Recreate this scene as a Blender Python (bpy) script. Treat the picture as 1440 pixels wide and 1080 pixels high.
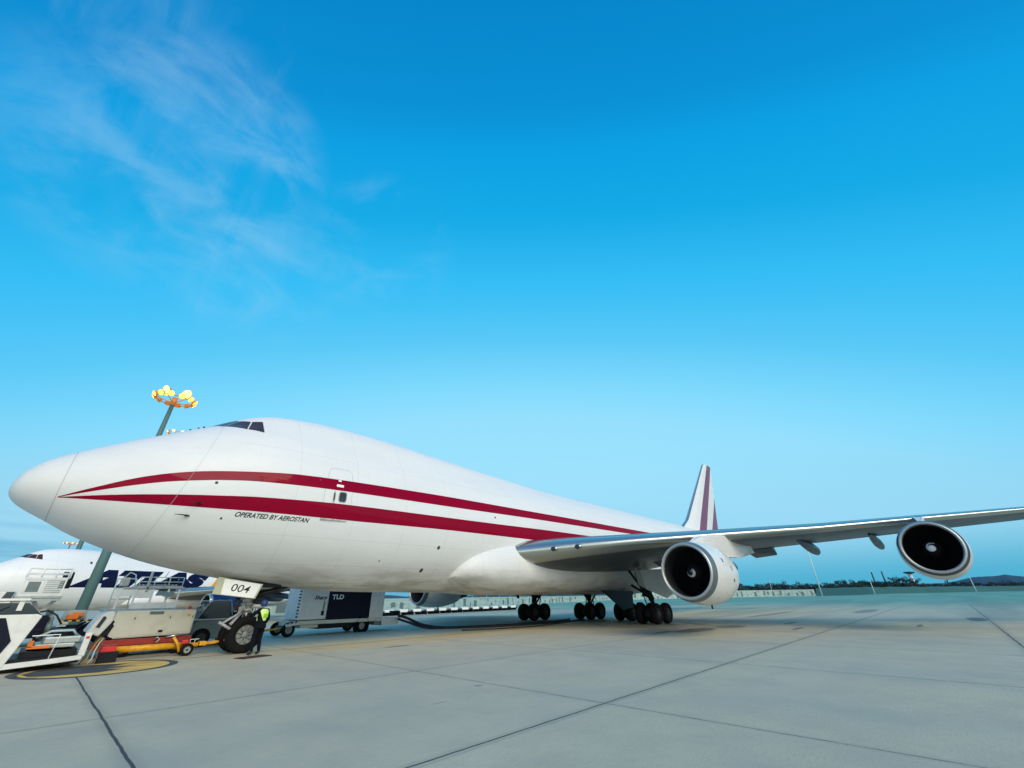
import bpy, bmesh, math, random
import numpy as np
from mathutils import Vector, Matrix
random.seed(7)
np.seterr(all='ignore')
R = math.radians
scn = bpy.context.scene
for o in list(bpy.data.objects): bpy.data.objects.remove(o)

def lin(r, g, b):
    f = lambda c: (c/255)/12.92 if c/255 <= .04045 else (((c/255)+.055)/1.055)**2.4
    return (f(r), f(g), f(b), 1.0)

# ------------------------------------------------------------------ camera
cam_d = bpy.data.cameras.new('camera'); cam = bpy.data.objects.new('camera', cam_d)
scn.collection.objects.link(cam); scn.camera = cam
cam_d.sensor_fit = 'HORIZONTAL'; cam_d.sensor_width = 36.0; cam_d.lens = 36.0*572.235/1440
cam_d.clip_start = .05; cam_d.clip_end = 9000
yaw, pit, rol = 0.7590326920011374, 0.48321904360457857, -0.01675195152823311
f_ = Vector((math.cos(yaw)*math.cos(pit), math.sin(yaw)*math.cos(pit), math.sin(pit)))
r0 = Vector((math.sin(yaw), -math.cos(yaw), 0)); u0 = r0.cross(f_)
r_ = r0*math.cos(rol)+u0*math.sin(rol); u_ = -r0*math.sin(rol)+u0*math.cos(rol)
m = Matrix((r_, u_, -f_)).transposed().to_4x4(); m.translation = (1.67386, -20.84043, 1.73331)
cam.matrix_world = m
scn.render.resolution_x = 1024; scn.render.resolution_y = 768
scn.view_settings.view_transform = 'Standard'; scn.view_settings.look = 'None'
scn.view_settings.exposure = 0.0; scn.view_settings.gamma = 1.0

# ------------------------------------------------------------------ world
SUN_AZ, SUN_EL = R(258), R(34)
GLOW_AZ = R(240)
w = bpy.data.worlds.new('World'); scn.world = w; w.use_nodes = True
nt = w.node_tree; N = nt.nodes; L = nt.links
for n in list(N): N.remove(n)
def node(t, **k):
    n = N.new(t)
    for a, b in k.items(): setattr(n, a, b)
    return n
def mth(op, a, b=None, c=None, clamp=False):
    n = node('ShaderNodeMath', operation=op, use_clamp=clamp)
    for i, v in enumerate((a, b, c)):
        if v is None: continue
        if isinstance(v, (int, float)): n.inputs[i].default_value = v
        else: L.new(v, n.inputs[i])
    return n.outputs[0]
def mixc(fac, a, b, bt='MIX'):
    n = node('ShaderNodeMix', data_type='RGBA', blend_type=bt)
    for i, v in ((0, fac), (6, a), (7, b)):
        if isinstance(v, (int, float)): n.inputs[i].default_value = v
        elif isinstance(v, tuple): n.inputs[i].default_value = v
        else: L.new(v, n.inputs[i])
    return n.outputs[2]
def smooth(x, a, b):
    n = node('ShaderNodeMapRange', interpolation_type='SMOOTHSTEP')
    L.new(x, n.inputs[0]); n.inputs[1].default_value = a; n.inputs[2].default_value = b
    return n.outputs[0]
def dot(v, d):
    n = node('ShaderNodeVectorMath', operation='DOT_PRODUCT'); L.new(v, n.inputs[0]); n.inputs[1].default_value = d
    return n.outputs['Value']
tc = node('ShaderNodeTexCoord'); D = tc.outputs['Generated']
sep = node('ShaderNodeSeparateXYZ'); L.new(D, sep.inputs[0])
ramp = node('ShaderNodeValToRGB'); cr = ramp.color_ramp
# position in the ramp: height above the horizon less nearness to the bright eastern sky; t = z - .8 (d . h), moved to 0..1
TS = lambda t: (t+.6)/1.6
stops = [(TS(-.55), (158, 225, 252)), (TS(-.35), (148, 222, 252)), (TS(-.26), (128, 217, 252)), (TS(-.11), (88, 200, 246)), (TS(.0), (64, 192, 245)), (TS(.07), (50, 188, 244)),
         (TS(.24), (17, 170, 231)), (TS(.41), (4, 159, 226)), (TS(.50), (3, 144, 213)), (TS(.665), (0, 134, 204)), (TS(1.0), (0, 118, 190))]
while len(cr.elements) < len(stops): cr.elements.new(.5)
for e, (p, c) in zip(cr.elements, stops): e.position = p; e.color = lin(*c)
L.new(mth('DIVIDE', mth('ADD', mth('SUBTRACT', sep.outputs[2], mth('MULTIPLY', dot(D, (.725, .688, 0)), .8)), .6), 1.6, clamp=True), ramp.inputs[0])
col = ramp.outputs[0]
col = mixc(mth('MULTIPLY', mth('SUBTRACT', 1.0, smooth(sep.outputs[2], .06, .30)), .45), col, lin(142, 198, 228))
col = mixc(mth('SUBTRACT', 1.0, smooth(sep.outputs[2], .015, .115)), col, lin(74, 176, 212))
# low blue-grey cloud banks near the horizon
mp = node('ShaderNodeMapping'); L.new(D, mp.inputs[0]); mp.inputs['Scale'].default_value = (1.6, 1.6, 16)
nz = node('ShaderNodeTexNoise'); L.new(mp.outputs[0], nz.inputs[0]); nz.inputs['Scale'].default_value = 2.2; nz.inputs['Detail'].default_value = 5
low = mth('MULTIPLY', smooth(nz.outputs[0], .42, .60), mth('SUBTRACT', 1.0, smooth(sep.outputs[2], .03, .17)))
west = smooth(dot(D, (-.35, .94, 0)), .2, .95)
low = mth('MULTIPLY', low, mth('MULTIPLY', west, .95))
haz = mth('MULTIPLY', west, mth('SUBTRACT', 1.0, smooth(sep.outputs[2], .0, .35)))
col = mixc(mth('MULTIPLY', haz, .5), col, lin(160, 208, 230))
col = mixc(low, col, lin(86, 168, 208))
# cirrus wisps
def wisp(dirs, scale, rot, amt, lo, hi, seed):
    global col
    mp = node('ShaderNodeMapping'); L.new(D, mp.inputs[0]); mp.inputs['Scale'].default_value = scale
    mp.inputs['Rotation'].default_value = rot; mp.inputs['Location'].default_value = (seed, seed*.7, 0)
    nz = node('ShaderNodeTexNoise'); L.new(mp.outputs[0], nz.inputs[0]); nz.inputs['Scale'].default_value = 2.6
    nz.inputs['Detail'].default_value = 9; nz.inputs['Roughness'].default_value = .58; nz.inputs['Distortion'].default_value = .5
    m_ = None
    for d, a, b in dirs:
        s = smooth(dot(D, d), a, b); m_ = s if m_ is None else mth('MAXIMUM', m_, s)
    fac = mth('MULTIPLY', mth('MULTIPLY', smooth(nz.outputs[0], lo, hi), m_), amt)
    col = mixc(fac, col, lin(170, 215, 240))
wisp([((-.086, .742, .664), .972, .998), ((-.02, .745, .668), .982, .998), ((-.04, .70, .72), .984, .999)], (2.4, 5.2, 2.6), (.9, .2, .5), .26, .40, .72, 3.7)
wisp([((-.169, .649, .742), .975, .9995), ((-.045, .613, .789), .985, .9995), ((.02, .80, .60), .985, .9995)], (5.0, 2.2, 1.6), (.2, .5, .9), .12, .42, .72, 1.1)
wisp([((.284, .656, .699), .985, .9995), ((.20, .72, .66), .988, .9995), ((.111, .802, .588), .988, .9995)], (3.0, 1.2, 5.0), (0, .3, .2), .22, .40, .8, 4.1)
# bright pale dawn behind the photographer
glow = smooth(dot(D, (math.cos(GLOW_AZ), math.sin(GLOW_AZ), .15)), .10, 1.0)
glow = mth('MULTIPLY', glow, mth('SUBTRACT', 1.0, smooth(sep.outputs[2], .08, .62)))
col = mixc(glow, col, (1.30, 1.50, 1.50, 1))
core = smooth(dot(D, (math.cos(R(222)), math.sin(R(222)), .05)), .86, 1.0)
core = mth('MULTIPLY', core, mth('SUBTRACT', 1.0, smooth(sep.outputs[2], .02, .25)))
col = mixc(core, col, (1.9, 1.6, .9, 1))
sky = node('ShaderNodeTexSky', sky_type='NISHITA', sun_disc=False)
sky.sun_elevation = R(6); sky.sun_rotation = math.pi/2-SUN_AZ
sk = mixc(1.0, sky.outputs[0], (.006, .006, .006, 1), 'MULTIPLY')
col = mixc(1.0, col, sk, 'ADD')
below = smooth(sep.outputs[2], -.02, 0)
col = mixc(below, lin(110, 135, 140), col)
bg = node('ShaderNodeBackground'); L.new(col, bg.inputs[0]); bg.inputs[1].default_value = 1.0
out = node('ShaderNodeOutputWorld'); L.new(bg.outputs[0], out.inputs[0])

# ------------------------------------------------------------------ sun (soft dawn light from behind the photographer)
sd = bpy.data.lights.new('sun', 'SUN'); sd.energy = 2.5; sd.angle = R(38); sd.color = (1, .89, .68)
so = bpy.data.objects.new('sun', sd); scn.collection.objects.link(so)
sv = Vector((math.cos(SUN_AZ)*math.cos(SUN_EL), math.sin(SUN_AZ)*math.cos(SUN_EL), math.sin(SUN_EL)))
so.rotation_euler = sv.to_track_quat('Z', 'Y').to_euler()

# ------------------------------------------------------------------ materials
def mat(name, color, rough=.5, metal=0., coat=0., noise=None, bump=0., emit=None, estr=0., spec=.5, alpha=1.):
    """noise=(scale, amount, second colour, stretch)"""
    global N, L, nt
    m = bpy.data.materials.new(name); m.use_nodes = True
    nt = m.node_tree; N = nt.nodes; L = nt.links
    b = N['Principled BSDF']
    b.inputs['Base Color'].default_value = color; b.inputs['Roughness'].default_value = rough
    b.inputs['Metallic'].default_value = metal; b.inputs['Coat Weight'].default_value = coat
    b.inputs['Coat Roughness'].default_value = .06; b.inputs['Specular IOR Level'].default_value = spec
    if emit: b.inputs['Emission Color'].default_value = emit; b.inputs['Emission Strength'].default_value = estr
    if noise:
        sc_, am, c2, st = noise
        tc = node('ShaderNodeTexCoord'); mp = node('ShaderNodeMapping'); L.new(tc.outputs['Object'], mp.inputs[0])
        mp.inputs['Scale'].default_value = st
        nz = node('ShaderNodeTexNoise'); L.new(mp.outputs[0], nz.inputs[0]); nz.inputs['Scale'].default_value = sc_
        nz.inputs['Detail'].default_value = 8; nz.inputs['Roughness'].default_value = .6
        f = mth('MULTIPLY', smooth(nz.outputs[0], .42, .75), am)
        L.new(mixc(f, color, c2), b.inputs['Base Color'])
        rg = mth('ADD', mth('MULTIPLY', nz.outputs[0], .25), rough-.12, clamp=True); L.new(rg, b.inputs['Roughness'])
        if bump:
            bp = node('ShaderNodeBump'); bp.inputs['Strength'].default_value = bump; bp.inputs['Distance'].default_value = .02
            L.new(nz.outputs[0], bp.inputs['Height']); L.new(bp.outputs[0], b.inputs['Normal'])
    return m
I3 = (1, 1, 1)
def fuselage_paint(name, base, dirt):
    global N, L, nt
    m = mat(name, base, .45, coat=.04, spec=.22); nt = m.node_tree; N = nt.nodes; L = nt.links; b = N['Principled BSDF']
    tc = node('ShaderNodeTexCoord'); s = node('ShaderNodeSeparateXYZ'); L.new(tc.outputs['Object'], s.inputs[0])
    mp = node('ShaderNodeMapping'); L.new(tc.outputs['Object'], mp.inputs[0]); mp.inputs['Scale'].default_value = (.35, 1, 1.4)
    nz = node('ShaderNodeTexNoise'); L.new(mp.outputs[0], nz.inputs[0]); nz.inputs['Scale'].default_value = 1.1; nz.inputs['Detail'].default_value = 9; nz.inputs['Roughness'].default_value = .65
    mp2 = node('ShaderNodeMapping'); L.new(tc.outputs['Object'], mp2.inputs[0]); mp2.inputs['Scale'].default_value = (6, 6, .5)
    nz2 = node('ShaderNodeTexNoise'); L.new(mp2.outputs[0], nz2.inputs[0]); nz2.inputs['Scale'].default_value = 1; nz2.inputs['Detail'].default_value = 5
    lowz = mth('SUBTRACT', 1.0, smooth(s.outputs[2], 2.1, 3.5))      # belly grime (oil and wheel spray)
    d = mth('MULTIPLY', smooth(nz.outputs[0], .38, .7), mth('ADD', mth('MULTIPLY', lowz, .62), .05))
    c = mixc(d, base, dirt)
    c = mixc(mth('MULTIPLY', smooth(nz2.outputs[0], .5, .8), .03), c, dirt)
    # skin panel joints: rings every 2.54 m and a few stringer lines
    fr = mth('ABSOLUTE', mth('SUBTRACT', mth('FRACT', mth('DIVIDE', s.outputs[0], 2.54)), .5))
    ring = mth('GREATER_THAN', fr, .4972)
    aft = mth('GREATER_THAN', s.outputs[0], 5.2)
    ln = mth('MULTIPLY', ring, aft)
    for zz in (3.05, 4.02, 7.4, 2.4):
        ln = mth('MAXIMUM', ln, mth('MULTIPLY', aft, mth('LESS_THAN', mth('ABSOLUTE', mth('SUBTRACT', s.outputs[2], zz)), .007)))
    fr2 = mth('ABSOLUTE', mth('SUBTRACT', mth('FRACT', mth('DIVIDE', s.outputs[0], .508)), .5))
    riv = mth('MULTIPLY', mth('GREATER_THAN', fr2, .486), aft)
    c = mixc(mth('MULTIPLY', riv, .045), c, (.12, .13, .13, 1))
    c = mixc(mth('MULTIPLY', ln, .22), c, (.12, .13, .13, 1))
    L.new(c, b.inputs['Base Color'])
    L.new(mth('ADD', mth('MULTIPLY', nz.outputs[0], .12), .36), b.inputs['Roughness'])
    nw = node('ShaderNodeTexNoise'); L.new(mp.outputs[0], nw.inputs[0]); nw.inputs['Scale'].default_value = 1.6; nw.inputs['Detail'].default_value = 1
    bp = node('ShaderNodeBump'); bp.inputs['Strength'].default_value = .12; bp.inputs['Distance'].default_value = .03
    L.new(nw.outputs[0], bp.inputs['Height']); L.new(bp.outputs[0], b.inputs['Normal'])
    return m
M = {}
M['white'] = fuselage_paint('white_fuselage_paint', (.73, .75, .765, 1), (.20, .17, .11, 1))
M['white2'] = fuselage_paint('white_fuselage_paint_far', (.82, .82, .82, 1), (.3, .3, .28, 1))
M['maroon'] = mat('maroon_paint', (.25, .001, .022, 1), .35, coat=.16, spec=.02, noise=(1.2, .35, (.15, .003, .02, 1), I3))
M['maroon2'] = mat('faded_maroon_paint', (.19, .035, .085, 1), .4)
M['chrome'] = mat('polished_metal', (.46, .51, .50, 1), .27, .85)
M['lip'] = mat('inlet_lip_metal', (.50, .53, .53, 1), .42, .6)
M['wingmetal'] = mat('wing_grey', (.085, .105, .125, 1), .38, .3, noise=(.7, .5, (.055, .07, .08, 1), (1, .25, 1)))
M['cowl'] = mat('cowl_paint', (.72, .73, .73, 1), .3, coat=.3, noise=(1.2, .3, (.48, .46, .42, 1), (.4, 1, 1)))
M['cowlblue'] = mat('navy_cowl_paint', (.006, .010, .070, 1), .35, coat=.15)
M['bandgrey'] = mat('cowl_band', (.16, .19, .21, 1), .4, .5)
M['bandblue'] = mat('dark_band', (.03, .045, .08, 1), .4, .3)
M['dark'] = mat('dark_interior', (.006, .006, .008, 1), .6)
M['liner'] = mat('inlet_liner', (.022, .025, .028, 1), .55)
M['fan'] = mat('fan_blade', (.008, .009, .011, 1), .5, .3)
M['spinner'] = mat('spinner', (.014, .014, .016, 1), .5)
M['markwhite'] = mat('white_marking', (.85, .85, .83, 1), .5)
M['core'] = mat('burnt_metal', (.07, .07, .075, 1), .4, .8)
M['tyre'] = mat('tyre_rubber', (.008, .008, .009, 1), .9, noise=(6, .5, (.018, .018, .018, 1), I3), spec=.15)
M['rim'] = mat('rim_paint', (.24, .26, .25, 1), .5, noise=(9, .7, (.18, .17, .15, 1), I3))
M['rimgrey'] = mat('dark_rim', (.035, .038, .04, 1), .7)  # near-black rim colour, even all over
M['strut'] = mat('gear_strut_paint', (.45, .47, .45, 1), .4, noise=(7, .7, (.10, .10, .09, 1), I3))
M['strutdark'] = mat('dark_gear_strut', (.014, .016, .018, 1), .6, spec=.3)  # near-black; shade on the gear under the wing is put into this colour
M['gearwhite'] = mat('gear_link_paint', (.36, .34, .37, 1), .5, noise=(9, .6, (.12, .12, .12, 1), I3))
M['oleo'] = mat('oleo_chrome', (.8, .8, .8, 1), .12, 1.)
M['doorin'] = mat('gear_door_grey', (.30, .36, .36, 1), .5, noise=(2, .4, (.2, .23, .22, 1), I3))
M['doorwhite'] = mat('gear_door_white', (.84, .85, .83, 1), .4, noise=(5, .2, (.6, .6, .55, 1), I3))
M['text'] = mat('black_lettering', (.012, .012, .016, 1), .5)
M['glass'] = mat('cockpit_glass', (.045, .022, .018, 1), .10, 0., spec=.6, noise=(2.2, .7, (.10, .045, .03, 1), I3))
M['winframe'] = mat('window_frame', (.6, .6, .6, 1), .4)
M['seam'] = mat('panel_gap', (.40, .42, .43, 1), .7)
M['navy'] = mat('navy_lettering', (.003, .006, .040, 1), .45, spec=.15)
M['gold'] = mat('gold_paint', (.80, .36, .02, 1), .4)
M['vwhite'] = mat('vehicle_white', (.72, .73, .70, 1), .38, coat=.2, noise=(3, .35, (.42, .41, .36, 1), I3))
M['vcream'] = mat('vehicle_cream', (.62, .62, .53, 1), .42, noise=(2.2, .4, (.42, .40, .32, 1), I3))
M['vgrey'] = mat('vehicle_grey', (.15, .20, .20, 1), .5, noise=(4, .5, (.12, .14, .14, 1), I3))
M['vsilver'] = mat('galvanised', (.42, .46, .46, 1), .4, .5, noise=(5, .5, (.2, .23, .23, 1), I3))
M['vdark'] = mat('vehicle_black', (.007, .008, .012, 1), .5, noise=(4, .4, (.018, .018, .022, 1), I3), spec=.2)
M['vnavy'] = mat('navy_panel', (.006, .008, .022, 1), .5, spec=.15)
M['vglass'] = mat('vehicle_glass', (.02, .035, .045, 1), .08)
M['red'] = mat('red_steel', (.34, .018, .008, 1), .45, noise=(5, .7, (.08, .012, .01, 1), I3))
M['redbox'] = mat('bright_red', (.60, .02, .015, 1), .4)
M['yellow'] = mat('yellow_steel', (.75, .36, .01, 1), .45, noise=(6, .6, (.30, .13, .01, 1), I3))
M['orange'] = mat('orange_paint', (.75, .17, .01, 1), .45)
M['hose'] = mat('black_hose', (.010, .010, .013, 1), .6)
M['cablebrown'] = mat('brown_cable', (.16, .07, .03, 1), .6)
M['cableyel'] = mat('ochre_cable', (.33, .24, .05, 1), .6)
M['cablewhite'] = mat('pale_cable', (.5, .48, .42, 1), .6)
M['mast'] = mat('mast_green_grey', (.085, .17, .165, 1), .5, noise=(.6, .4, (.05, .10, .10, 1), (1, 1, .3)))
M['mastfar'] = mat('mast_pale', (.62, .72, .74, 1), .5)
M['polebk'] = mat('pole_dark', (.03, .05, .06, 1), .6)
M['lamp'] = mat('sodium_lamp', (1, .6, .2, 1), .5, emit=(1, .50, .04, 1), estr=3.0)
M['lampcore'] = mat('sodium_lamp_centre', (1, .8, .5, 1), .5, emit=(1, .66, .14, 1), estr=2.2)
M['lampfar'] = mat('sodium_lamp_far', (1, .6, .2, 1), .5, emit=(1, .62, .26, 1), estr=1.6)
M['lamphouse'] = mat('lamp_housing_glow', (.45, .16, .04, 1), .5, emit=(1, .35, .03, 1), estr=.25)  # housings and crown ring emit orange to imitate the halo round the lamps
M['vest'] = mat('hi_vis_fabric', (.62, .85, .25, 1), .8, noise=(9, .3, (.45, .7, .1, 1), I3))
M['vest2'] = mat('hi_vis_patch', (.30, .62, .01, 1), .7)
M['cloth'] = mat('dark_workwear', (.006, .007, .012, 1), .9, noise=(12, .5, (.012, .013, .020, 1), I3), spec=.1)
M['skin'] = mat('skin', (.40, .22, .15, 1), .55)
M['cap'] = mat('blue_cap', (.012, .035, .16, 1), .5)
M['boot'] = mat('boot', (.02, .018, .016, 1), .6)
M['tray'] = mat('dark_red_mat', (.055, .018, .018, 1), .8)
M['wall'] = mat('fence_panel', (.36, .48, .47, 1), .7, noise=(.35, .8, (.16, .25, .26, 1), (1, 1, 3)))
M['wallstain'] = mat('fence_stain', (.10, .17, .17, 1), .8)
M['steelpale'] = mat('pale_steel', (.42, .55, .56, 1), .6)
M['grass'] = mat('grass_bank', (.030, .125, .105, 1), .95, noise=(.03, .7, (.022, .085, .080, 1), (1, 1, 1)))
M['hill'] = mat('far_hill', (.012, .065, .115, 1), .95, noise=(.006, .6, (.012, .045, .085, 1), I3))
M['hill2'] = mat('far_wood', (.016, .080, .110, 1), .95, noise=(.01, .6, (.02, .06, .10, 1), I3))
M['leaf'] = mat('leaf', (.014, .048, .048, 1), .8, noise=(.25, .8, (.028, .078, .052, 1), I3))
M['leaf2'] = mat('leaf_far', (.010, .035, .046, 1), .8, noise=(.2, .8, (.018, .055, .055, 1), I3))
M['bark'] = mat('bark', (.05, .04, .035, 1), .9)

def ground_mat():
    global N, L, nt
    m = bpy.data.materials.new('apron_concrete'); m.use_nodes = True
    nt = m.node_tree; N = nt.nodes; L = nt.links; b = N['Principled BSDF']
    g = node('ShaderNodeNewGeometry'); P = g.outputs['Position']
    s = node('ShaderNodeSeparateXYZ'); L.new(P, s.inputs[0]); X, Y = s.outputs[0], s.outputs[1]
    def noise(scale, det=6, st=I3, ro=.6):
        mp = node('ShaderNodeMapping'); L.new(P, mp.inputs[0]); mp.inputs['Scale'].default_value = st
        n = node('ShaderNodeTexNoise'); L.new(mp.outputs[0], n.inputs[0]); n.inputs['Scale'].default_value = scale
        n.inputs['Detail'].default_value = det; n.inputs['Roughness'].default_value = ro; return n.outputs[0]
    big = noise(.09, 5); mid = noise(.8, 8); fine = noise(55, 4, ro=.75); fin2 = noise(210, 2)
    stre = noise(.5, 6, (.22, 1.0, 1))
    c = mixc(smooth(big, .35, .7), (.56, .515, .365, 1), (.65, .575, .395, 1))
    c = mixc(mth('MULTIPLY', smooth(mid, .38, .72), .42), c, (.34, .335, .31, 1))
    c = mixc(mth('MULTIPLY', smooth(stre, .45, .75), .30), c, (.62, .585, .51, 1))
    c = mixc(mth('MULTIPLY', smooth(fine, .35, .7), .6), c, (.31, .305, .25, 1))
    c = mixc(mth('MULTIPLY', smooth(fin2, .45, .75), .3), c, (.70, .68, .55, 1))
    brm = noise(14, 5, (.35, 2.2, 1), .7)
    c = mixc(mth('MULTIPLY', smooth(brm, .42, .72), .42), c, (.33, .33, .28, 1))
    pt = noise(.33, 7, (1, .6, 1), .68)
    c = mixc(mth('MULTIPLY', smooth(pt, .48, .66), .42), c, (.36, .38, .34, 1))
    # slab to slab tone
    cell = node('ShaderNodeTexWhiteNoise', noise_dimensions='2D')
    ix = mth('FLOOR', mth('DIVIDE', mth('SUBTRACT', X, 3.15), 6.37)); iy = mth('FLOOR', mth('DIVIDE', mth('ADD', Y, 9.6), 6.1))
    cb = node('ShaderNodeCombineXYZ'); L.new(ix, cb.inputs[0]); L.new(iy, cb.inputs[1]); L.new(cb.outputs[0], cell.inputs[0])
    c = mixc(mth('MULTIPLY', cell.outputs[0], .26), c, (.36, .355, .32, 1))
    # tan rubber and oil marks along the stand lead-in line
    ln = mth('SUBTRACT', 1.0, smooth(mth('ABSOLUTE', mth('SUBTRACT', Y, -1.3)), .2, 2.4))
    rng = mth('MULTIPLY', smooth(X, 6, 10), mth('SUBTRACT', 1.0, smooth(X, 40, 75)))
    c = mixc(mth('MULTIPLY', mth('MULTIPLY', ln, rng), mth('MULTIPLY', smooth(stre, .25, .6), .6)), c, (.58, .42, .21, 1))
    ln2 = mth('MULTIPLY', mth('SUBTRACT', 1.0, smooth(mth('ABSOLUTE', mth('ADD', Y, 7.5)), 1.0, 6.0)), smooth(X, 16, 26))
    c = mixc(mth('MULTIPLY', ln2, .4), c, (.56, .47, .32, 1))
    dk = mth('MULTIPLY', smooth(mth('ABSOLUTE', mth('SUBTRACT', X, 34)), 9, 2), smooth(mth('ABSOLUTE', mth('ADD', Y, 2)), 11, 5))  # shade beneath the parked plane and its gear, painted into the concrete
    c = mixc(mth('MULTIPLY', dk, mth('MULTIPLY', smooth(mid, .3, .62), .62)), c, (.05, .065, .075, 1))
    # oil spots, and shade below the wing and engine painted as dark ovals
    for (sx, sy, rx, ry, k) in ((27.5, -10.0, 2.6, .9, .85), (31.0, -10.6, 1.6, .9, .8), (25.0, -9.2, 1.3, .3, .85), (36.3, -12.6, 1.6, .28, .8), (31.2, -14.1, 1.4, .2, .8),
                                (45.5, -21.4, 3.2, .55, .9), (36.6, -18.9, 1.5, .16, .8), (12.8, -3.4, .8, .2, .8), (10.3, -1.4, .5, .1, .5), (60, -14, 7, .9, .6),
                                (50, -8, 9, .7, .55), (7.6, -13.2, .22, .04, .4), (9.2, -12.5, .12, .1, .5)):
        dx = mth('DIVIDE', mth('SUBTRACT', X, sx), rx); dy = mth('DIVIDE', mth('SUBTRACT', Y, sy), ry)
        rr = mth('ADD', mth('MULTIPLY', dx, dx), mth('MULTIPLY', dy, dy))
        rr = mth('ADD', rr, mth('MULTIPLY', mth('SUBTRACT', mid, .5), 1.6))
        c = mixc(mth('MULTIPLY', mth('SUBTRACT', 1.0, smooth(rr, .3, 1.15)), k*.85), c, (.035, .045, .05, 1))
    # joints
    wob = mth('MULTIPLY', mth('SUBTRACT', noise(1.1, 3), .5), .06)
    def joint(coord, off, per, wd):
        t = mth('ADD', mth('SUBTRACT', coord, off), wob)
        if per:
            t = mth('SUBTRACT', mth('MULTIPLY', mth('FRACT', mth('ADD', mth('DIVIDE', t, per), .5)), per), per/2)
        a = mth('ABSOLUTE', t)
        return mth('SUBTRACT', 1.0, smooth(a, wd*.6, wd*1.4)), mth('SUBTRACT', 1.0, smooth(a, wd, wd*9))
    brk = smooth(noise(2.3, 4), .3, .62)
    tot = None
    for cc, off, per, wd, k in ((X, 3.15, 6.37, .017, .75), (X, 3.15, 0, .022, .95), (Y, -9.6, 0, .014, .8), (Y, -15.6, 0, .019, .95), (Y, -21.95, 0, .04, .9), (Y, -28.2, 0, .03, .8)):
        j, sft = joint(cc, off, per, wd)
        if k < .93: j = mth('MULTIPLY', j, mth('ADD', mth('MULTIPLY', brk, .55), .45))
        j = mth('MULTIPLY', j, k); sf = mth('MULTIPLY', sft, k*.16)
        j = mth('MAXIMUM', j, sf); tot = j if tot is None else mth('MAXIMUM', tot, j)
    near = mth('SUBTRACT', 1.0, smooth(X, 60, 140))
    j2, _ = joint(Y, -3.4, 6.15, .02); j2 = mth('MULTIPLY', j2, .22); tot = mth('MAXIMUM', tot, j2)
    tot = mth('MULTIPLY', tot, near)
    c = mixc(tot, c, (.030, .045, .055, 1))
    # the far apron grades to a darker teal green
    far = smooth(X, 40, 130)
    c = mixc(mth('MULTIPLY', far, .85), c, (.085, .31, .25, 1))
    sd_ = smooth(noise(.05, 4, (.25, 2.2, 1)), .45, .62)
    c = mixc(mth('MULTIPLY', sd_, mth('MULTIPLY', smooth(X, 22, 50), .45)), c, (.10, .17, .17, 1))
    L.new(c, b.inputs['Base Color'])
    L.new(mth('ADD', mth('MULTIPLY', mid, .25), .52), b.inputs['Roughness'])
    b.inputs['Specular IOR Level'].default_value = .2
    bp = node('ShaderNodeBump'); bp.inputs['Strength'].default_value = .35; bp.inputs['Distance'].default_value = .006
    h = mth('SUBTRACT', mth('ADD', fine, mth('MULTIPLY', mid, .5)), mth('MULTIPLY', tot, 2.0))
    L.new(h, bp.inputs['Height']); L.new(bp.outputs[0], b.inputs['Normal'])
    return m
M['ground'] = ground_mat()

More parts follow.
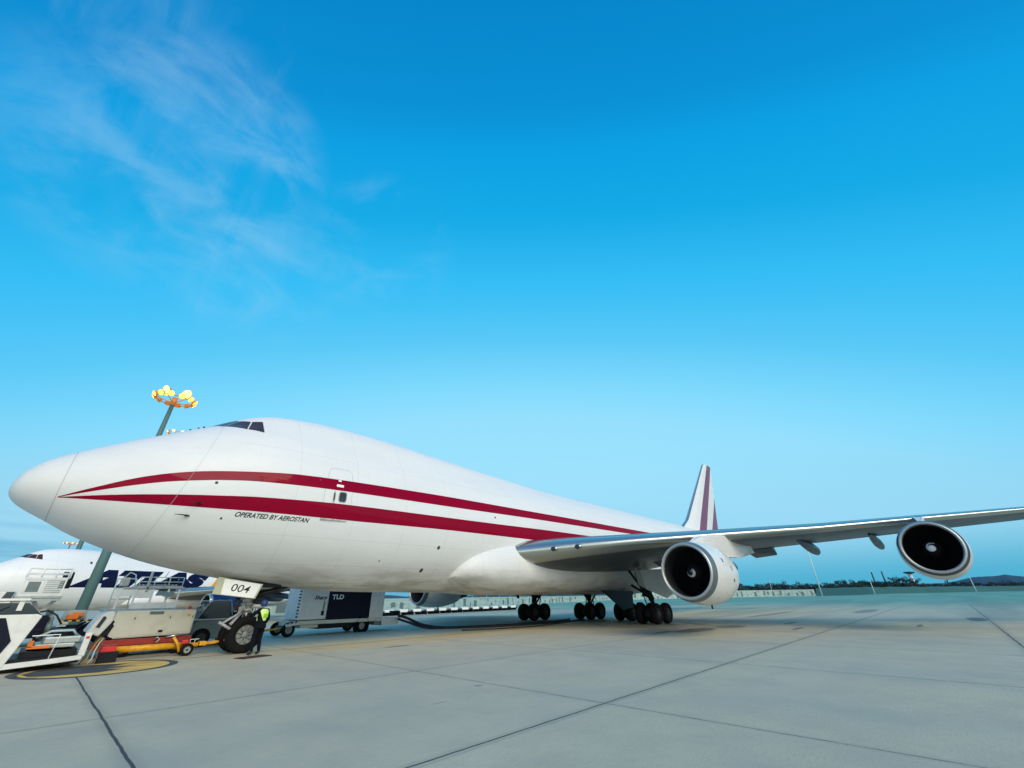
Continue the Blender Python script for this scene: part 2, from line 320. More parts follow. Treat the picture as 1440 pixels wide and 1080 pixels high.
# ------------------------------------------------------------------ mesh helpers
class MB:
    def __init__(s): s.v = []; s.f = []; s.mi = []; s.sm = []; s.mats = []
    def slot(s, m):
        if m not in s.mats: s.mats.append(m)
        return s.mats.index(m)
    def add(s, vs, fs, m=None, smooth=False):
        o = len(s.v); s.v += [tuple(map(float, p)) for p in vs]
        k = s.slot(m) if m is not None else 0
        for f in fs: s.f.append([i+o for i in f]); s.mi.append(k); s.sm.append(smooth)
        return s
    def box(s, c, d, m=None, rz=0, rx=0, ry=0, bev=0.):
        bm = bmesh.new(); bmesh.ops.create_cube(bm, size=1)
        bmesh.ops.scale(bm, vec=d, verts=bm.verts)
        if bev: bmesh.ops.bevel(bm, geom=bm.edges[:], offset=bev, segments=2, affect='EDGES', profile=.5)
        mt = Matrix.Translation(c) @ Matrix.Rotation(rz, 4, 'Z') @ Matrix.Rotation(ry, 4, 'Y') @ Matrix.Rotation(rx, 4, 'X')
        bm.transform(mt); bm.verts.index_update()
        s.add([v.co[:] for v in bm.verts], [[v.index for v in f.verts] for f in bm.faces], m); bm.free(); return s
    def bx(s, x0, x1, y0, y1, z0, z1, m=None, bev=0.):
        return s.box(((x0+x1)/2, (y0+y1)/2, (z0+z1)/2), (abs(x1-x0), abs(y1-y0), abs(z1-z0)), m, bev=bev)
    def tube(s, pts, r, n=10, m=None, cap=True, smooth=True):
        pts = [Vector(p) for p in pts]; rs = r if isinstance(r, (list, tuple)) else [r]*len(pts)
        vs = []; fs = []; up = None
        for i, p in enumerate(pts):
            t = (pts[min(i+1, len(pts)-1)]-pts[max(i-1, 0)]).normalized()
            a = t.orthogonal().normalized() if up is None else (up-t*up.dot(t)).normalized()
            up = a; b = t.cross(a)
            for k in range(n):
                an = 2*math.pi*k/n; vs.append(p+(a*math.cos(an)+b*math.sin(an))*rs[i])
        for i in range(len(pts)-1):
            for k in range(n):
                fs.append([i*n+k, i*n+(k+1) % n, (i+1)*n+(k+1) % n, (i+1)*n+k])
        s.add(vs, fs, m, smooth)
        if cap:
            o = len(s.v)-len(vs); kk = s.slot(m) if m is not None else 0
            for base in (list(range(n))[::-1], [(len(pts)-1)*n+k for k in range(n)]):
                s.f.append([o+i for i in base]); s.mi.append(kk); s.sm.append(False)
        return s
    def lathe(s, prof, o=(0, 0, 0), ax=(1, 0, 0), n=48, m=None, smooth=True):
        ax = Vector(ax).normalized(); a = ax.orthogonal().normalized(); b = ax.cross(a); o = Vector(o)
        vs = []; fs = []
        for (t, r) in prof:
            for k in range(n):
                an = 2*math.pi*k/n; vs.append(o+ax*t+(a*math.cos(an)+b*math.sin(an))*r)
        for i in range(len(prof)-1):
            for k in range(n): fs.append([i*n+k, i*n+(k+1) % n, (i+1)*n+(k+1) % n, (i+1)*n+k])
        return s.add(vs, fs, m, smooth)
    def sphere(s, c, r, m=None, n=16, sc=(1, 1, 1)):
        vs = []; fs = []; h = n//2
        for i in range(h+1):
            for k in range(n):
                a = math.pi*i/h; b = 2*math.pi*k/n
                vs.append((c[0]+r*sc[0]*math.sin(a)*math.cos(b), c[1]+r*sc[1]*math.sin(a)*math.sin(b), c[2]+r*sc[2]*math.cos(a)))
        for i in range(h):
            for k in range(n): fs.append([i*n+k, (i+1)*n+k, (i+1)*n+(k+1) % n, i*n+(k+1) % n])
        return s.add(vs, fs, m, True)
    def prism(s, poly, fn, a, b, m=None):
        """poly: 2D points, fn(p, depth) -> 3D; extruded from depth a to b"""
        n = len(poly); vs = [fn(p, a) for p in poly]+[fn(p, b) for p in poly]
        fs = [list(range(n))[::-1], [n+i for i in range(n)]]+[[i, (i+1) % n, n+(i+1) % n, n+i] for i in range(n)]
        return s.add(vs, fs, m)
    def xz(s, poly, y0, y1, m=None): return s.prism(poly, lambda p, d: (p[0], d, p[1]), y0, y1, m)
    def yz(s, poly, x0, x1, m=None): return s.prism(poly, lambda p, d: (d, p[0], p[1]), x0, x1, m)
    def build(s, name, m=None, parent=None, bevel=0., autosmooth=None, fixn=True):
        me = bpy.data.meshes.new(name); me.from_pydata(s.v, [], s.f)
        mats = s.mats if s.mats and s.mats[0] is not None else [m]
        for x in mats: me.materials.append(M[x] if isinstance(x, str) else x)
        me.polygons.foreach_set('material_index', s.mi); me.polygons.foreach_set('use_smooth', s.sm); me.update()
        bm = bmesh.new(); bm.from_mesh(me)
        bmesh.ops.remove_doubles(bm, verts=bm.verts, dist=1e-5)
        if bevel:
            es = [e for e in bm.edges if len(e.link_faces) == 2 and e.calc_face_angle(0) > R(35)]
            bmesh.ops.bevel(bm, geom=es, offset=bevel, segments=2, affect='EDGES', clamp_overlap=True)
        if fixn: bmesh.ops.recalc_face_normals(bm, faces=bm.faces)
        bm.to_mesh(me); bm.free()
        o = bpy.data.objects.new(name, me); scn.collection.objects.link(o)
        if parent is not None: o.parent = parent
        return o
def tag(o, label=None, cat=None, group=None, kind=None):
    if label: o['label'] = label
    if cat: o['category'] = cat
    if group: o['group'] = group
    if kind: o['kind'] = kind
    return o
def empty(name, loc, label, cat, group=None, rz=0., sc=1.):
    o = bpy.data.objects.new(name, None); scn.collection.objects.link(o)
    o.location = loc; o.rotation_euler = (0, 0, rz); o.scale = (sc, sc, sc); o.empty_display_size = .3
    return tag(o, label, cat, group)
def kids(o): return [c for c in bpy.data.objects if c.parent == o]
def copy_tree(o, parent=None, label=None):
    c = o.copy(); scn.collection.objects.link(c); c.parent = parent
    if label: c['label'] = label
    for ch in kids(o): copy_tree(ch, c)
    return c
def text_mesh(body, size=1., shear=0., offset=0., extrude=0., spacing=1.):
    cu = bpy.data.curves.new('t', 'FONT'); cu.body = body; cu.size = size; cu.shear = shear; cu.offset = offset
    cu.extrude = extrude; cu.space_character = spacing; cu.resolution_u = 6
    ob = bpy.data.objects.new('t', cu); scn.collection.objects.link(ob)
    bpy.context.view_layer.update()
    me = bpy.data.meshes.new_from_object(ob.evaluated_get(bpy.context.evaluated_depsgraph_get()))
    bpy.data.objects.remove(ob); return me
def text_on(name, body, parent, mapfn, width, height, mname, shear=0., offset=0., spacing=1., cut=0):
    """lettering mesh fitted to width x height; mapfn(u,v) -> point"""
    me = text_mesh(body, 1, shear, offset, 0, spacing)
    bm = bmesh.new(); bm.from_mesh(me); bmesh.ops.triangulate(bm, faces=bm.faces)
    for _ in range(cut):
        bmesh.ops.subdivide_edges(bm, edges=[e for e in bm.edges if e.calc_length() > .12], cuts=1); bmesh.ops.triangulate(bm, faces=bm.faces)
    xs = [v.co.x for v in bm.verts]; ys = [v.co.y for v in bm.verts]
    x0, x1, y0, y1 = min(xs), max(xs), min(ys), max(ys)
    for v in bm.verts: v.co = mapfn((v.co.x-x0)/(x1-x0)*width, (v.co.y-y0)/(y1-y0)*height)
    bm.to_mesh(me); bm.free(); me.materials.clear(); me.materials.append(M[mname])
    o = bpy.data.objects.new(name, me); scn.collection.objects.link(o); o.parent = parent
    return o

# ------------------------------------------------------------------ ground and terrain
def gz(y):
    t = min(max((y-10)/35, 0), 1); return -.8*t*t*(3-2*t)
mb = MB()
gx = [-3000, -300, -60, -20, 0, 10, 30, 60, 120, 300, 900, 5000]
gy = [-3000, -300, -60, -20, 0, 6]+[10+i*2.5 for i in range(15)]+[60, 120, 300, 900, 5000]
mb.add([(x, y, gz(y)) for y in gy for x in gx], [[j*len(gx)+i, j*len(gx)+i+1, (j+1)*len(gx)+i+1, (j+1)*len(gx)+i] for j in range(len(gy)-1) for i in range(len(gx)-1)], smooth=True)
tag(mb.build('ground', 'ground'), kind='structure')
# painted stand circle and bar
mb = MB()
def ring(mb, c, r0, r1, z, m, n=64):
    mb.add([(c[0]+r*math.cos(2*math.pi*k/n), c[1]+r*math.sin(2*math.pi*k/n), z) for r in (r0, r1) for k in range(n)],
           [[k, (k+1) % n, n+(k+1) % n, n+k] for k in range(n)], m)
M['paintyel'] = mat('worn_yellow_paint', (.75, .50, .12, 1), .7, noise=(1.1, .8, (.10, .10, .08, 1), (.5, 2.2, 1)))
M['paintblk_shade'] = mat('worn_black_paint_and_shade', (.035, .04, .045, 1), .7, noise=(3, .7, (.10, .11, .11, 1), I3))
cc = (3.75, -1.25)
ring(mb, cc, .01, 1.72, .004, 'paintyel'); ring(mb, cc, 1.72, 1.95, .004, 'paintblk_shade')
mb.add([(cc[0]+x, cc[1]+y, .008) for x, y in ((-1.5, -.6), (-.9, -1.0), (-.1, -1.15), (.5, -.7), (.1, -.45), (.9, -.1), (.2, .1), (.8, .7), (-.2, 1.2), (-1.3, .9), (-1.65, .1))], [list(range(11))], 'paintblk_shade')  # dark blob: dirt and the tractor's shadow painted over the circle
tag(mb.build('apron_marking', parent=None), kind='structure')
mb = MB(); mb.add([(5.7, -.62, .004), (60, -.62, .004), (60, -.45, .004), (5.7, -.45, .004)], [[0, 1, 2, 3]])
M['paintyel2'] = mat('faded_yellow_paint', (.33, .25, .10, 1), .7, noise=(1.2, .9, (.24, .22, .17, 1), I3))
tag(mb.build('taxiway_line', 'paintyel2'), kind='structure')

# grass bank
toe = [(447, 61, -.8), (452, 24, -.8), (506, -4, -.8), (568, -35, -.8), (648, -70, -.8), (760, -160, -.8), (800, -300, -.8)]
topz = [5.0, 5.2, 4.9, 4.9, 4.6, 4.6, 4.6]
mb = MB(); vs = []; nst = 14
for i in range(len(toe)-1):
    for k in range(nst):
        t = k/nst; a, b = Vector(toe[i]), Vector(toe[i+1]); p = a.lerp(b, t); h = topz[i]+(topz[i+1]-topz[i])*t
        h += .35*math.sin(i*nst+k)*random.random()
        for d, f in ((0, 0), (6, .18), (14, .55), (24, .9), (34, 1.), (80, 1.0), (200, .9)):
            dr = Vector((1, .12, 0)); vs.append((p.x+dr.x*d, p.y+dr.y*d, -.8+f*(h+.8)))
nn = (len(toe)-1)*nst
mb.add(vs, [[i*7+j, (i+1)*7+j, (i+1)*7+j+1, i*7+j+1] for i in range(nn-1) for j in range(6)], smooth=True)
tag(mb.build('grass_bank', 'grass'), kind='structure')
def ridge(name, pts, mname, depth):
    mb = MB(); vs = []; P = []
    for i in range(len(pts)-1):
        for k in range(10):
            a, b = Vector(pts[i]), Vector(pts[i+1]); p = a.lerp(b, (k/10)*(k/10)*(3-2*k/10)); P.append(p)
    for p in P:
        d = Vector((p.x, p.y, 0)).normalized(); z = p.z+random.uniform(-.5, .5)
        vs += [(p.x-d.x*depth, p.y-d.y*depth, -1), (p.x-d.x*depth*.4, p.y-d.y*depth*.4, z*.6), (p.x, p.y, z), (p.x+d.x*depth*2, p.y+d.y*depth*2, z*.7)]
    mb.add(vs, [[i*4+j, (i+1)*4+j, (i+1)*4+j+1, i*4+j+1] for i in range(len(P)-1) for j in range(3)], smooth=True)
    return tag(mb.build(name, mname), kind='structure')
ridge('distant_hills', [(342.9, 1439.8, 6), (474.2, 1402.8, 10), (652.2, 1330.8, 12), (771.9, 1266.3, 14.5), (818.5, 1237.2, 10), (945.8, 1144.8, 9), (1049.1, 1052.8, 11), (1173.7, 915.3, 10), (1254.5, 804.1, 14), (1322.6, 690.0, 14), (1400, 560, 13), (1470, 420, 12)], 'hill2', 120)
ridge('distant_hill', [(1528, 456, 12), (1577, 256, 15), (1596, 110, 16.5), (1600.6, 37, 17.5), (1601.7, -17, 18), (1601.5, -43.4, 23.5), (1600.9, -71.7, 30), (1599.3, -108, 30.5), (1598, -126, 33), (1597, -142, 29.5), (1596, -153, 28), (1589, -216, 27), (1576, -306, 20), (1500, -500, 15)], 'hill', 160)

# ------------------------------------------------------------------ aircraft geometry
XS = np.array([-.05, 0, .1, .25, .5, 1, 1.8, 3, 4.2, 5.2, 6.0, 6.8, 7.8, 9.5, 12, 16, 20, 23, 26, 30, 40, 48, 54, 60, 66, 68.6])
ZB = np.array([5.12, 4.91, 4.77, 4.64, 4.49, 4.24, 3.83, 3.38, 3.03, 2.81, 2.67, 2.54, 2.41, 2.22, 2.09, 2.05, 2.0, 2.0, 2.0, 2.0, 2.05, 2.4, 3.3, 4.6, 6.0, 6.7])
ZT = np.array([5.12, 5.42, 5.66, 5.87, 6.13, 6.47, 6.95, 7.61, 8.25, 8.86, 9.28, 9.52, 9.65, 9.75, 9.72, 9.52, 9.3, 9.17, 9.04, 9.0, 9.0, 9.0, 8.9, 8.65, 8.0, 7.5])
HW = np.array([0, .36, .63, .84, 1.07, 1.38, 1.77, 2.25, 2.62, 2.82, 2.97, 3.08, 3.17, 3.24, 3.25, 3.25, 3.25, 3.25, 3.25, 3.25, 3.25, 3.15, 2.7, 1.9, .8, .3])
def pch(xs, ys, x):
    h = np.diff(xs); d = np.diff(ys)/h; m = np.zeros_like(ys, dtype=float)
    for i in range(1, len(xs)-1):
        if d[i-1]*d[i] > 0:
            w1 = 2*h[i]+h[i-1]; w2 = h[i]+2*h[i-1]; m[i] = (w1+w2)/(w1/d[i-1]+w2/d[i])
    m[0] = d[0]; m[-1] = d[-1]
    x = np.asarray(x, float); k = np.clip(np.searchsorted(xs, x)-1, 0, len(xs)-2); t = (x-xs[k])/h[k]
    return ys[k]*(1+2*t)*(1-t)**2+h[k]*m[k]*t*(1-t)**2+ys[k+1]*t*t*(3-2*t)+h[k]*m[k+1]*t*t*(t-1)
def prof(x):
    u = np.sqrt(np.clip(np.asarray(x, float)+.05, 0, None)); us = np.sqrt(XS+.05); return pch(us, ZB, u), pch(us, ZT, u), pch(us, HW, u)
def width(x, z, P=None):
    zb, zt, hw = P if P is not None else prof(x)
    zc = np.where(hw < 3.2, zb+(zt-zb)*np.interp(x, [0, 6, 9, 44, 50, 68], [.5, .46, .43, .47, .47, .5]), zb+3.25)
    low = hw*np.sqrt(np.clip(1-((z-zc)/(zb-zc))**2, 0, 1))
    hm = np.minimum(zt-zc, hw*1.05)
    w1 = hw*np.sqrt(np.clip(1-((z-zc)/np.maximum(hm, 1e-6))**2, 0, 1))
    ru = np.maximum(np.minimum(.66*hw, .5*(zt-zc)), 1e-6)
    w2 = ru*np.sqrt(np.clip(1-((z-(zt-ru))/ru)**2, 0, 1)); w2 = np.where(z < zt-ru, ru, w2)
    up = (w1**8+w2**8)**.125/(1+(ru/np.maximum(hw, 1e-6))**8)**.125
    return np.where(z < zc, low, up), zc
def ysurf(x, z, off=0.):
    return float(width(np.array(float(x)), np.array(float(z)))[0])+off
def norm_at(x, z, s):
    e = .02; wx = (ysurf(x+e, z)-ysurf(x-e, z))/(2*e); wz = (ysurf(x, z+e)-ysurf(x, z-e))/(2*e)
    return Vector((-wx, 1, -wz)).normalized() if s > 0 else Vector((-wx, -1, -wz)).normalized()
def on_skin(x, z, s=-1, off=.004):
    n = norm_at(x, z, s); return Vector((x, s*ysurf(x, z), z))+n*off
def radial(x, y, z, off):
    """push a rough point radially onto the skin"""
    zb, zt, hw = [float(v) for v in prof(np.array(float(x)))]
    zc = float(width(np.array(float(x)), np.array(5.))[1]); dy, dz = y, z-zc
    lo, hi = .2, 2.0
    for _ in range(30):
        k = (lo+hi)/2; zz = zc+dz*k; yy = abs(dy*k)
        ins = zb < zz < zt and yy < ysurf(x, zz)
        lo, hi = (k, hi) if ins else (lo, k)
    l = math.hypot(dy, dz); return Vector((x, dy*lo+dy/l*off, zc+dz*lo+dz/l*off))

def fuselage_mesh():
    xs = np.concatenate([-.05+np.linspace(.02, 1, 30)**2*2.55, np.linspace(2.6, 30, 110), np.linspace(30.4, 68.5, 70)]); n = 44
    P = prof(xs); zb, zt, hw = P; _, zc = width(xs, zb, P)
    t = np.linspace(-np.pi/2, np.pi/2, n+1)
    z = np.where(t < 0, zc[:, None]+(zc-zb)[:, None]*np.sin(t), zc[:, None]+(zt-zc)[:, None]*np.sin(t))
    P2 = [a[:, None]+0*z for a in P]; w_, _ = width(xs[:, None]+0*z, z, P2); w_[:, 0] = 0; w_[:, -1] = 0
    vs = []; m_ = 2*n
    for i in range(len(xs)):
        vs += [(xs[i], -w_[i, k], z[i, k]) for k in range(n+1)]+[(xs[i], w_[i, k], z[i, k]) for k in range(n-1, 0, -1)]
    fs = [[i*m_+k, i*m_+(k+1) % m_, (i+1)*m_+(k+1) % m_, (i+1)*m_+k] for i in range(len(xs)-1) for k in range(m_)]
    fs.append(list(range(m_))[::-1]); fs.append([(len(xs)-1)*m_+k for k in range(m_)])
    return vs, fs
UT = [(1.12, 4.80), (1.94, 5.17), (2.79, 5.54), (3.5, 5.77), (4.28, 5.95), (5.01, 6.07), (6.07, 6.2), (7.5, 6.34), (9.3, 6.42), (12.2, 6.51), (15.8, 6.58), (22.3, 6.63), (26, 6.66), (33, 6.69), (41, 6.74), (52, 6.8)]
UB = [(1.12, 4.785), (1.98, 5.05), (2.86, 5.31), (3.58, 5.49), (4.36, 5.63), (5.09, 5.74), (6.14, 5.84), (7.3, 5.89), (9, 5.94), (12.2, 6.0), (15.7, 6.05), (18, 6.09), (21.3, 6.15), (25.8, 6.2), (32.5, 6.27), (40, 6.36), (52, 6.45)]
LT = [(1.12, 4.79), (2.04, 4.9), (2.96, 5.0), (3.97, 5.09), (5.07, 5.18), (6.28, 5.27), (7.5, 5.32), (9.1, 5.38), (12.3, 5.43), (15.5, 5.46), (19, 5.5), (24, 5.57), (31, 5.61), (52, 5.75)]
LB = [(1.12, 4.782), (2.08, 4.76), (3.05, 4.745), (4.08, 4.74), (5.2, 4.75), (6.44, 4.765), (7.8, 4.765), (9.8, 4.77), (12.3, 4.81), (15.7, 4.86), (18, 4.87), (22.4, 4.88), (26, 4.95), (31, 5.0), (52, 5.2)]
def strip(mb, top, bot, x0, x1, s, n, m=None, off=.005, rows=6):
    a = np.array(top).T; b = np.array(bot).T; vs = []
    for x in np.linspace(math.sqrt(x0), math.sqrt(x1), n)**2:
        zt_, zb_ = float(pch(a[0], a[1], x)), float(pch(b[0], b[1], x))
        for k in range(rows+1): vs.append(on_skin(x, zb_+(zt_-zb_)*k/rows, s, off))
    q = rows+1
    mb.add(vs, [[i*q+k, (i+1)*q+k, (i+1)*q+k+1, i*q+k+1] for i in range(n-1) for k in range(rows)], m, True)
def seam(mb, pts, wd, s, m, off=.004):
    """thin line on the skin through (x,z) points"""
    P = []
    for i in range(len(pts)-1):
        (xa, za), (xb, zb_) = pts[i], pts[i+1]; k = max(2, int(math.hypot(xb-xa, zb_-za)/.12))
        P += [(xa+(xb-xa)*j/k, za+(zb_-za)*j/k) for j in range(k)]
    P.append(pts[-1]); vs = []
    for i, (x, z) in enumerate(P):
        a = P[max(i-1, 0)]; b = P[min(i+1, len(P)-1)]; dx, dz = b[0]-a[0], b[1]-a[1]; l = math.hypot(dx, dz) or 1
        vs += [on_skin(x-dz/l*wd/2, z+dx/l*wd/2, s, off), on_skin(x+dz/l*wd/2, z-dx/l*wd/2, s, off)]
    mb.add(vs, [[2*i, 2*i+1, 2*i+3, 2*i+2] for i in range(len(P)-1)], m, True)
def full_ring(mb, xf, wd, m):
    """closed line round the whole section; xf(z) gives x"""
    for s in (-1, 1):
        vs = []; n = 70
        for k in range(n+1):
            t = -math.pi/2*.999+math.pi*.999*k/n
            z0 = 5.; x = xf(z0)
            for _ in range(4):
                zb, zt, hw = [float(v) for v in prof(np.array(x))]; zc = float(width(np.array(x), np.array(5.))[1])
                z0 = zc+((zc-zb) if t < 0 else (zt-zc))*math.sin(t); x = xf(z0)
            for dx in (-wd/2, wd/2):
                xx = x+dx; zb, zt, hw = [float(v) for v in prof(np.array(xx))]; zc = float(width(np.array(xx), np.array(5.))[1])
                z = zc+((zc-zb) if t < 0 else (zt-zc))*math.sin(t)*1.0; y = s*ysurf(xx, z)
                d = Vector((0, y, z-zc)).normalized(); vs.append(Vector((xx, y, z))+d*.006)
        mb.add(vs, [[2*i, 2*i+1, 2*i+3, 2*i+2] for i in range(n)], m, True)

WSEC = [(2.4, 19.4, 4.02, 35.8, 3.45, .128), (3.3, 20.2, 4.06, 35.6, 3.55, .127), (5.5, 22.1, 4.28, 36.0, 3.9, .118), (8.5, 24.7, 4.52, 36.6, 4.25, .108), (12, 27.75, 4.76, 37.3, 4.62, .100),
        (16.5, 31.66, 5.04, 39.8, 4.98, .094), (20.85, 35.44, 5.42, 42.3, 5.36, .090), (25.4, 39.4, 5.80, 44.85, 5.74, .086), (29.6, 43.05, 6.20, 47.2, 6.14, .083), (29.9, 43.6, 6.24, 47.25, 6.18, .05)]
def wing_row(y):
    A = np.array(WSEC); return [float(np.interp(y, A[:, 0], A[:, i])) for i in range(1, 6)]
def foil(c): return 5*(.2969*math.sqrt(c)-.126*c-.3516*c*c+.2843*c**3-.1015*c**4)
def wing(parent, s, ms):
    ys = sorted(set([2.4+i*.55 for i in range(50)]+[29.6, 29.9])); cf = [0, .003, .01, .022, .04, .065, .1, .16, .25, .36, .48, .6, .7, .8, .9, .97, 1]
    rows = []
    for y in ys:
        xl, zl, xt, zt, t = wing_row(y); ch = xt-xl; r = []
        for c in cf[::-1]: r.append((xl+ch*c, s*y, zl+(zt-zl)*c+foil(c)*t*ch*1.0+.012*ch*math.sin(math.pi*c)))
        for c in cf[1:]: r.append((xl+ch*c, s*y, zl+(zt-zl)*c-foil(c)*t*ch*.95+.012*ch*math.sin(math.pi*c)))
        rows.append(r)
    n = len(rows[0]); le = set(range(len(cf)-1-5, len(cf)-1+5))
    a, b = MB(), MB()
    for i in range(len(rows)-1):
        for k in range(n-1):
            q = [rows[i][k], rows[i][k+1], rows[i+1][k+1], rows[i+1][k]]
            tgt = b if (k in le and ys[i] > 2.9) else a
            tgt.add(q, [[0, 1, 2, 3]], smooth=True)
    a.add(rows[-1], [list(range(n))])
    # slat gap and flap lines as thin dark strips under the wing
    w_ = a.build('wing', ms['wing'], parent); lead = b.build('leading_edge', ms['lead'], w_)
    # canoe fairings under the trailing edge
    for y, x0, x1, drop, wd in ((6.6, 30.5, 38.8, .75, .42), (9.3, 31.5, 39.0, .7, .38), (15.0, 33.2, 38.9, .42, .27), (18.3, 36.4, 42.4, .40, .25)):
        c = MB(); vs = []; m_ = 12; nn = 18; xl, zl, xt, zt, t = wing_row(y)
        for i in range(nn+1):
            u = i/nn; x = x0+(x1-x0)*u; r = wd*max(.02, math.sin(math.pi*min(1, u*.72+.04)))**.8*(1 if u < .85 else math.sqrt(max(0.01, 1-((u-.85)/.15)**2)))
            zc_ = zl+(zt-zl)*min(1, (x-xl)/(xt-xl))-.30-drop*u*.75
            for k in range(m_):
                an = 2*math.pi*k/m_; vs.append((x, s*(y+r*math.cos(an)), zc_+r*1.25*math.sin(an)))
        c.add(vs, [[i*m_+k, i*m_+(k+1) % m_, (i+1)*m_+(k+1) % m_, (i+1)*m_+k] for i in range(nn) for k in range(m_)]+[[nn*m_+k for k in range(m_)]], smooth=True)
        c.build('flap_track_fairing', ms['wing'], w_)
    c = MB(); c.add([(35.8, s*11.1, 4.5), (37.0, s*11.1, 4.55), (37.9, s*11.2, 4.12), (38.1, s*12.6, 4.25), (37.7, s*12.6, 4.68), (36.6, s*12.6, 4.66)], [[0, 1, 2, 3, 4, 5]])
    c.add([(35.8, s*11.1, 4.42), (37.85, s*11.2, 4.05), (38.05, s*12.6, 4.18), (36.6, s*12.6, 4.56)], [[0, 1, 2, 3]])
    c.build('drooped_aileron', ms['wing'], w_)
    if ms.get('lights'):
        for y in (5.0, 6.05):
            xl, zl, xt, zt, t = wing_row(y); c = MB(); c.sphere((xl+.06, s*y, zl-.02), .19, 'chrome', sc=(1.0, 1.25, .85)); c.sphere((xl-.02, s*(y+.01), zl-.03), .155, 'vglass', sc=(1.0, 1.2, .8))
            c.build('landing_light', parent=w_)
    return w_

def engine(parent, x, y, z, ms, tilt=.035):
    """turbofan: x is the lip plane"""
    ax = Vector((1, 0, -tilt)).normalized(); o = (x, y, z)
    c = MB(); c.lathe([(.42, 1.335), (.7, 1.375), (1.2, 1.42), (1.9, 1.44), (2.6, 1.41), (3.3, 1.30), (3.9, 1.14), (4.25, 1.03), (4.25, .98), (3.2, 1.02)], o, ax, 64)
    e = c.build('engine_cowl', ms['cowl'], parent)
    c = MB(); c.lathe([(.07, 1.243), (.20, 1.285), (.24, 1.297), (.42, 1.338)], o, ax, 64); c.build('cowl_band', ms['band'], e)
    c = MB(); prof_ = [(.07, 1.245), (.04, 1.228), (0, 1.185), (.02, 1.145), (.07, 1.12), (.14, 1.105)]; c.lathe(prof_, o, ax, 64); c.build('inlet_lip', ms['lip'], e)
    c = MB(); c.lathe([(.14, 1.106), (.4, 1.09), (.9, 1.13), (1.35, 1.16)], o, ax, 64, ms['liner']); c.lathe([(1.32, 1.16), (1.32, .02)], o, ax, 48, 'dark'); c.build('inlet_duct', parent=e)
    c = MB(); a = ax.orthogonal().normalized(); b = ax.cross(a); oo = Vector(o)
    for k in range(38):
        an = 2*math.pi*k/38; d = a*math.cos(an)+b*math.sin(an); tg = ax.cross(d); vs = []
        for r, tw, ch in ((.38, .25, .20), (.75, .65, .24), (1.14, 1.05, .26)):
            dv = (ax*math.cos(tw)+tg*math.sin(tw))*ch*.5; p = oo+ax*1.12+d*r; vs += [p-dv, p+dv]
        c.add(vs, [[0, 1, 3, 2], [2, 3, 5, 4]], smooth=True)
    c.build('fan', 'fan', e)
    c = MB(); c.lathe([(.62, .0), (.64, .08), (.72, .17), (.85, .27), (1.0, .35), (1.12, .40)], o, ax, 32)
    sp = c.build('spinner', ms.get('spin', 'spinner'), e)
    c = MB(); vs = []; nn = 16                                       # the white comma painted on the spinner
    for i in range(nn+1):
        u = i/nn; r = .05+.24*u; an = ms['swirl']+4.4*u; wd = .055*(1-u)+.02
        tt = float(np.interp(r, [0, .08, .17, .27, .35], [.62, .64, .72, .85, 1.0]))-.03
        for q in (-1, 1):
            rr = max(.005, r+q*wd); t2 = float(np.interp(rr, [0, .08, .17, .27, .35], [.62, .64, .72, .85, 1.0]))-.012
            vs.append(oo+ax*t2+(a*math.cos(an)+b*math.sin(an))*rr)
    c.add(vs, [[2*i, 2*i+1, 2*i+3, 2*i+2] for i in range(nn)], smooth=True)
    if ms['bigswirl']: c.lathe([(.60, 0), (.615, .09), (.66, .15)], (x, y, z), ax, 20)
    c.build('spinner_mark', 'markwhite', sp)
    c = MB(); c.lathe([(3.2, .95), (4.1, .84), (4.8, .72), (5.5, .55), (5.55, .50), (5.2, .45)], o, ax, 40); c.lathe([(5.2, .38), (5.7, .25), (6.15, .03)], o, ax, 32)
    c.build('exhaust_core', 'core', e)
    c = MB()                                                          # pylon
    zt = lambda d: z+d
    pl = [(x+1.3, z+1.35), (x+2.6, z+1.75), (x+4.6, z+1.98), (x+7.5, z+2.05), (x+10.6, z+1.75), (x+11.7, z+1.45), (x+8.4, z+1.0), (x+4.4, z+.85), (x+2.5, z+.95)]
    vs = []
    for q, wd in ((-1, .20), (1, .20)):
        for i, (px_, pz_) in enumerate(pl): vs.append((px_, y+q*(.06 if i in (0, 5) else wd), pz_))
    n = len(pl); c.add(vs, [list(range(n)), [n+i for i in range(n)][::-1]]+[[i, (i+1) % n, n+(i+1) % n, n+i] for i in range(n)])
    c.build('pylon', ms['pylon'], e, bevel=.04)
    # small cowl markings, drain mast and latches on the outboard side
    so_ = -1 if y < 0 else 1
    for dx, an, w1, h1 in ((1.35, .35, .16, .2), (2.15, .12, .12, .24), (2.3, -.25, .18, .14), (2.9, .5, .08, .08)):
        rr = float(np.interp(dx, [.42, .7, 1.2, 1.9, 2.6, 3.3], [1.335, 1.375, 1.42, 1.44, 1.41, 1.30]))+.006
        vs = []
        for u, v in ((-1, -1), (1, -1), (1, 1), (-1, 1)):
            aa = an+v*h1/2/rr; vs.append((x+dx+u*w1/2, y+so_*rr*math.cos(aa), z-tilt*dx+rr*math.sin(aa)))
        c = MB(); c.add(vs, [[0, 1, 2, 3]]); c.build('access_panel', 'bandgrey', e, fixn=False)
    c = MB(); c.box((x+2.4, y, z-1.56), (.12, .05, .22), bev=.01); c.build('drain_mast', 'strutdark', e)
    k_ = .97 if abs(y) < 15 else .95; e.scale = (k_,)*3; e.location = Vector((x, y, z+.0))*(1-k_)
    return e

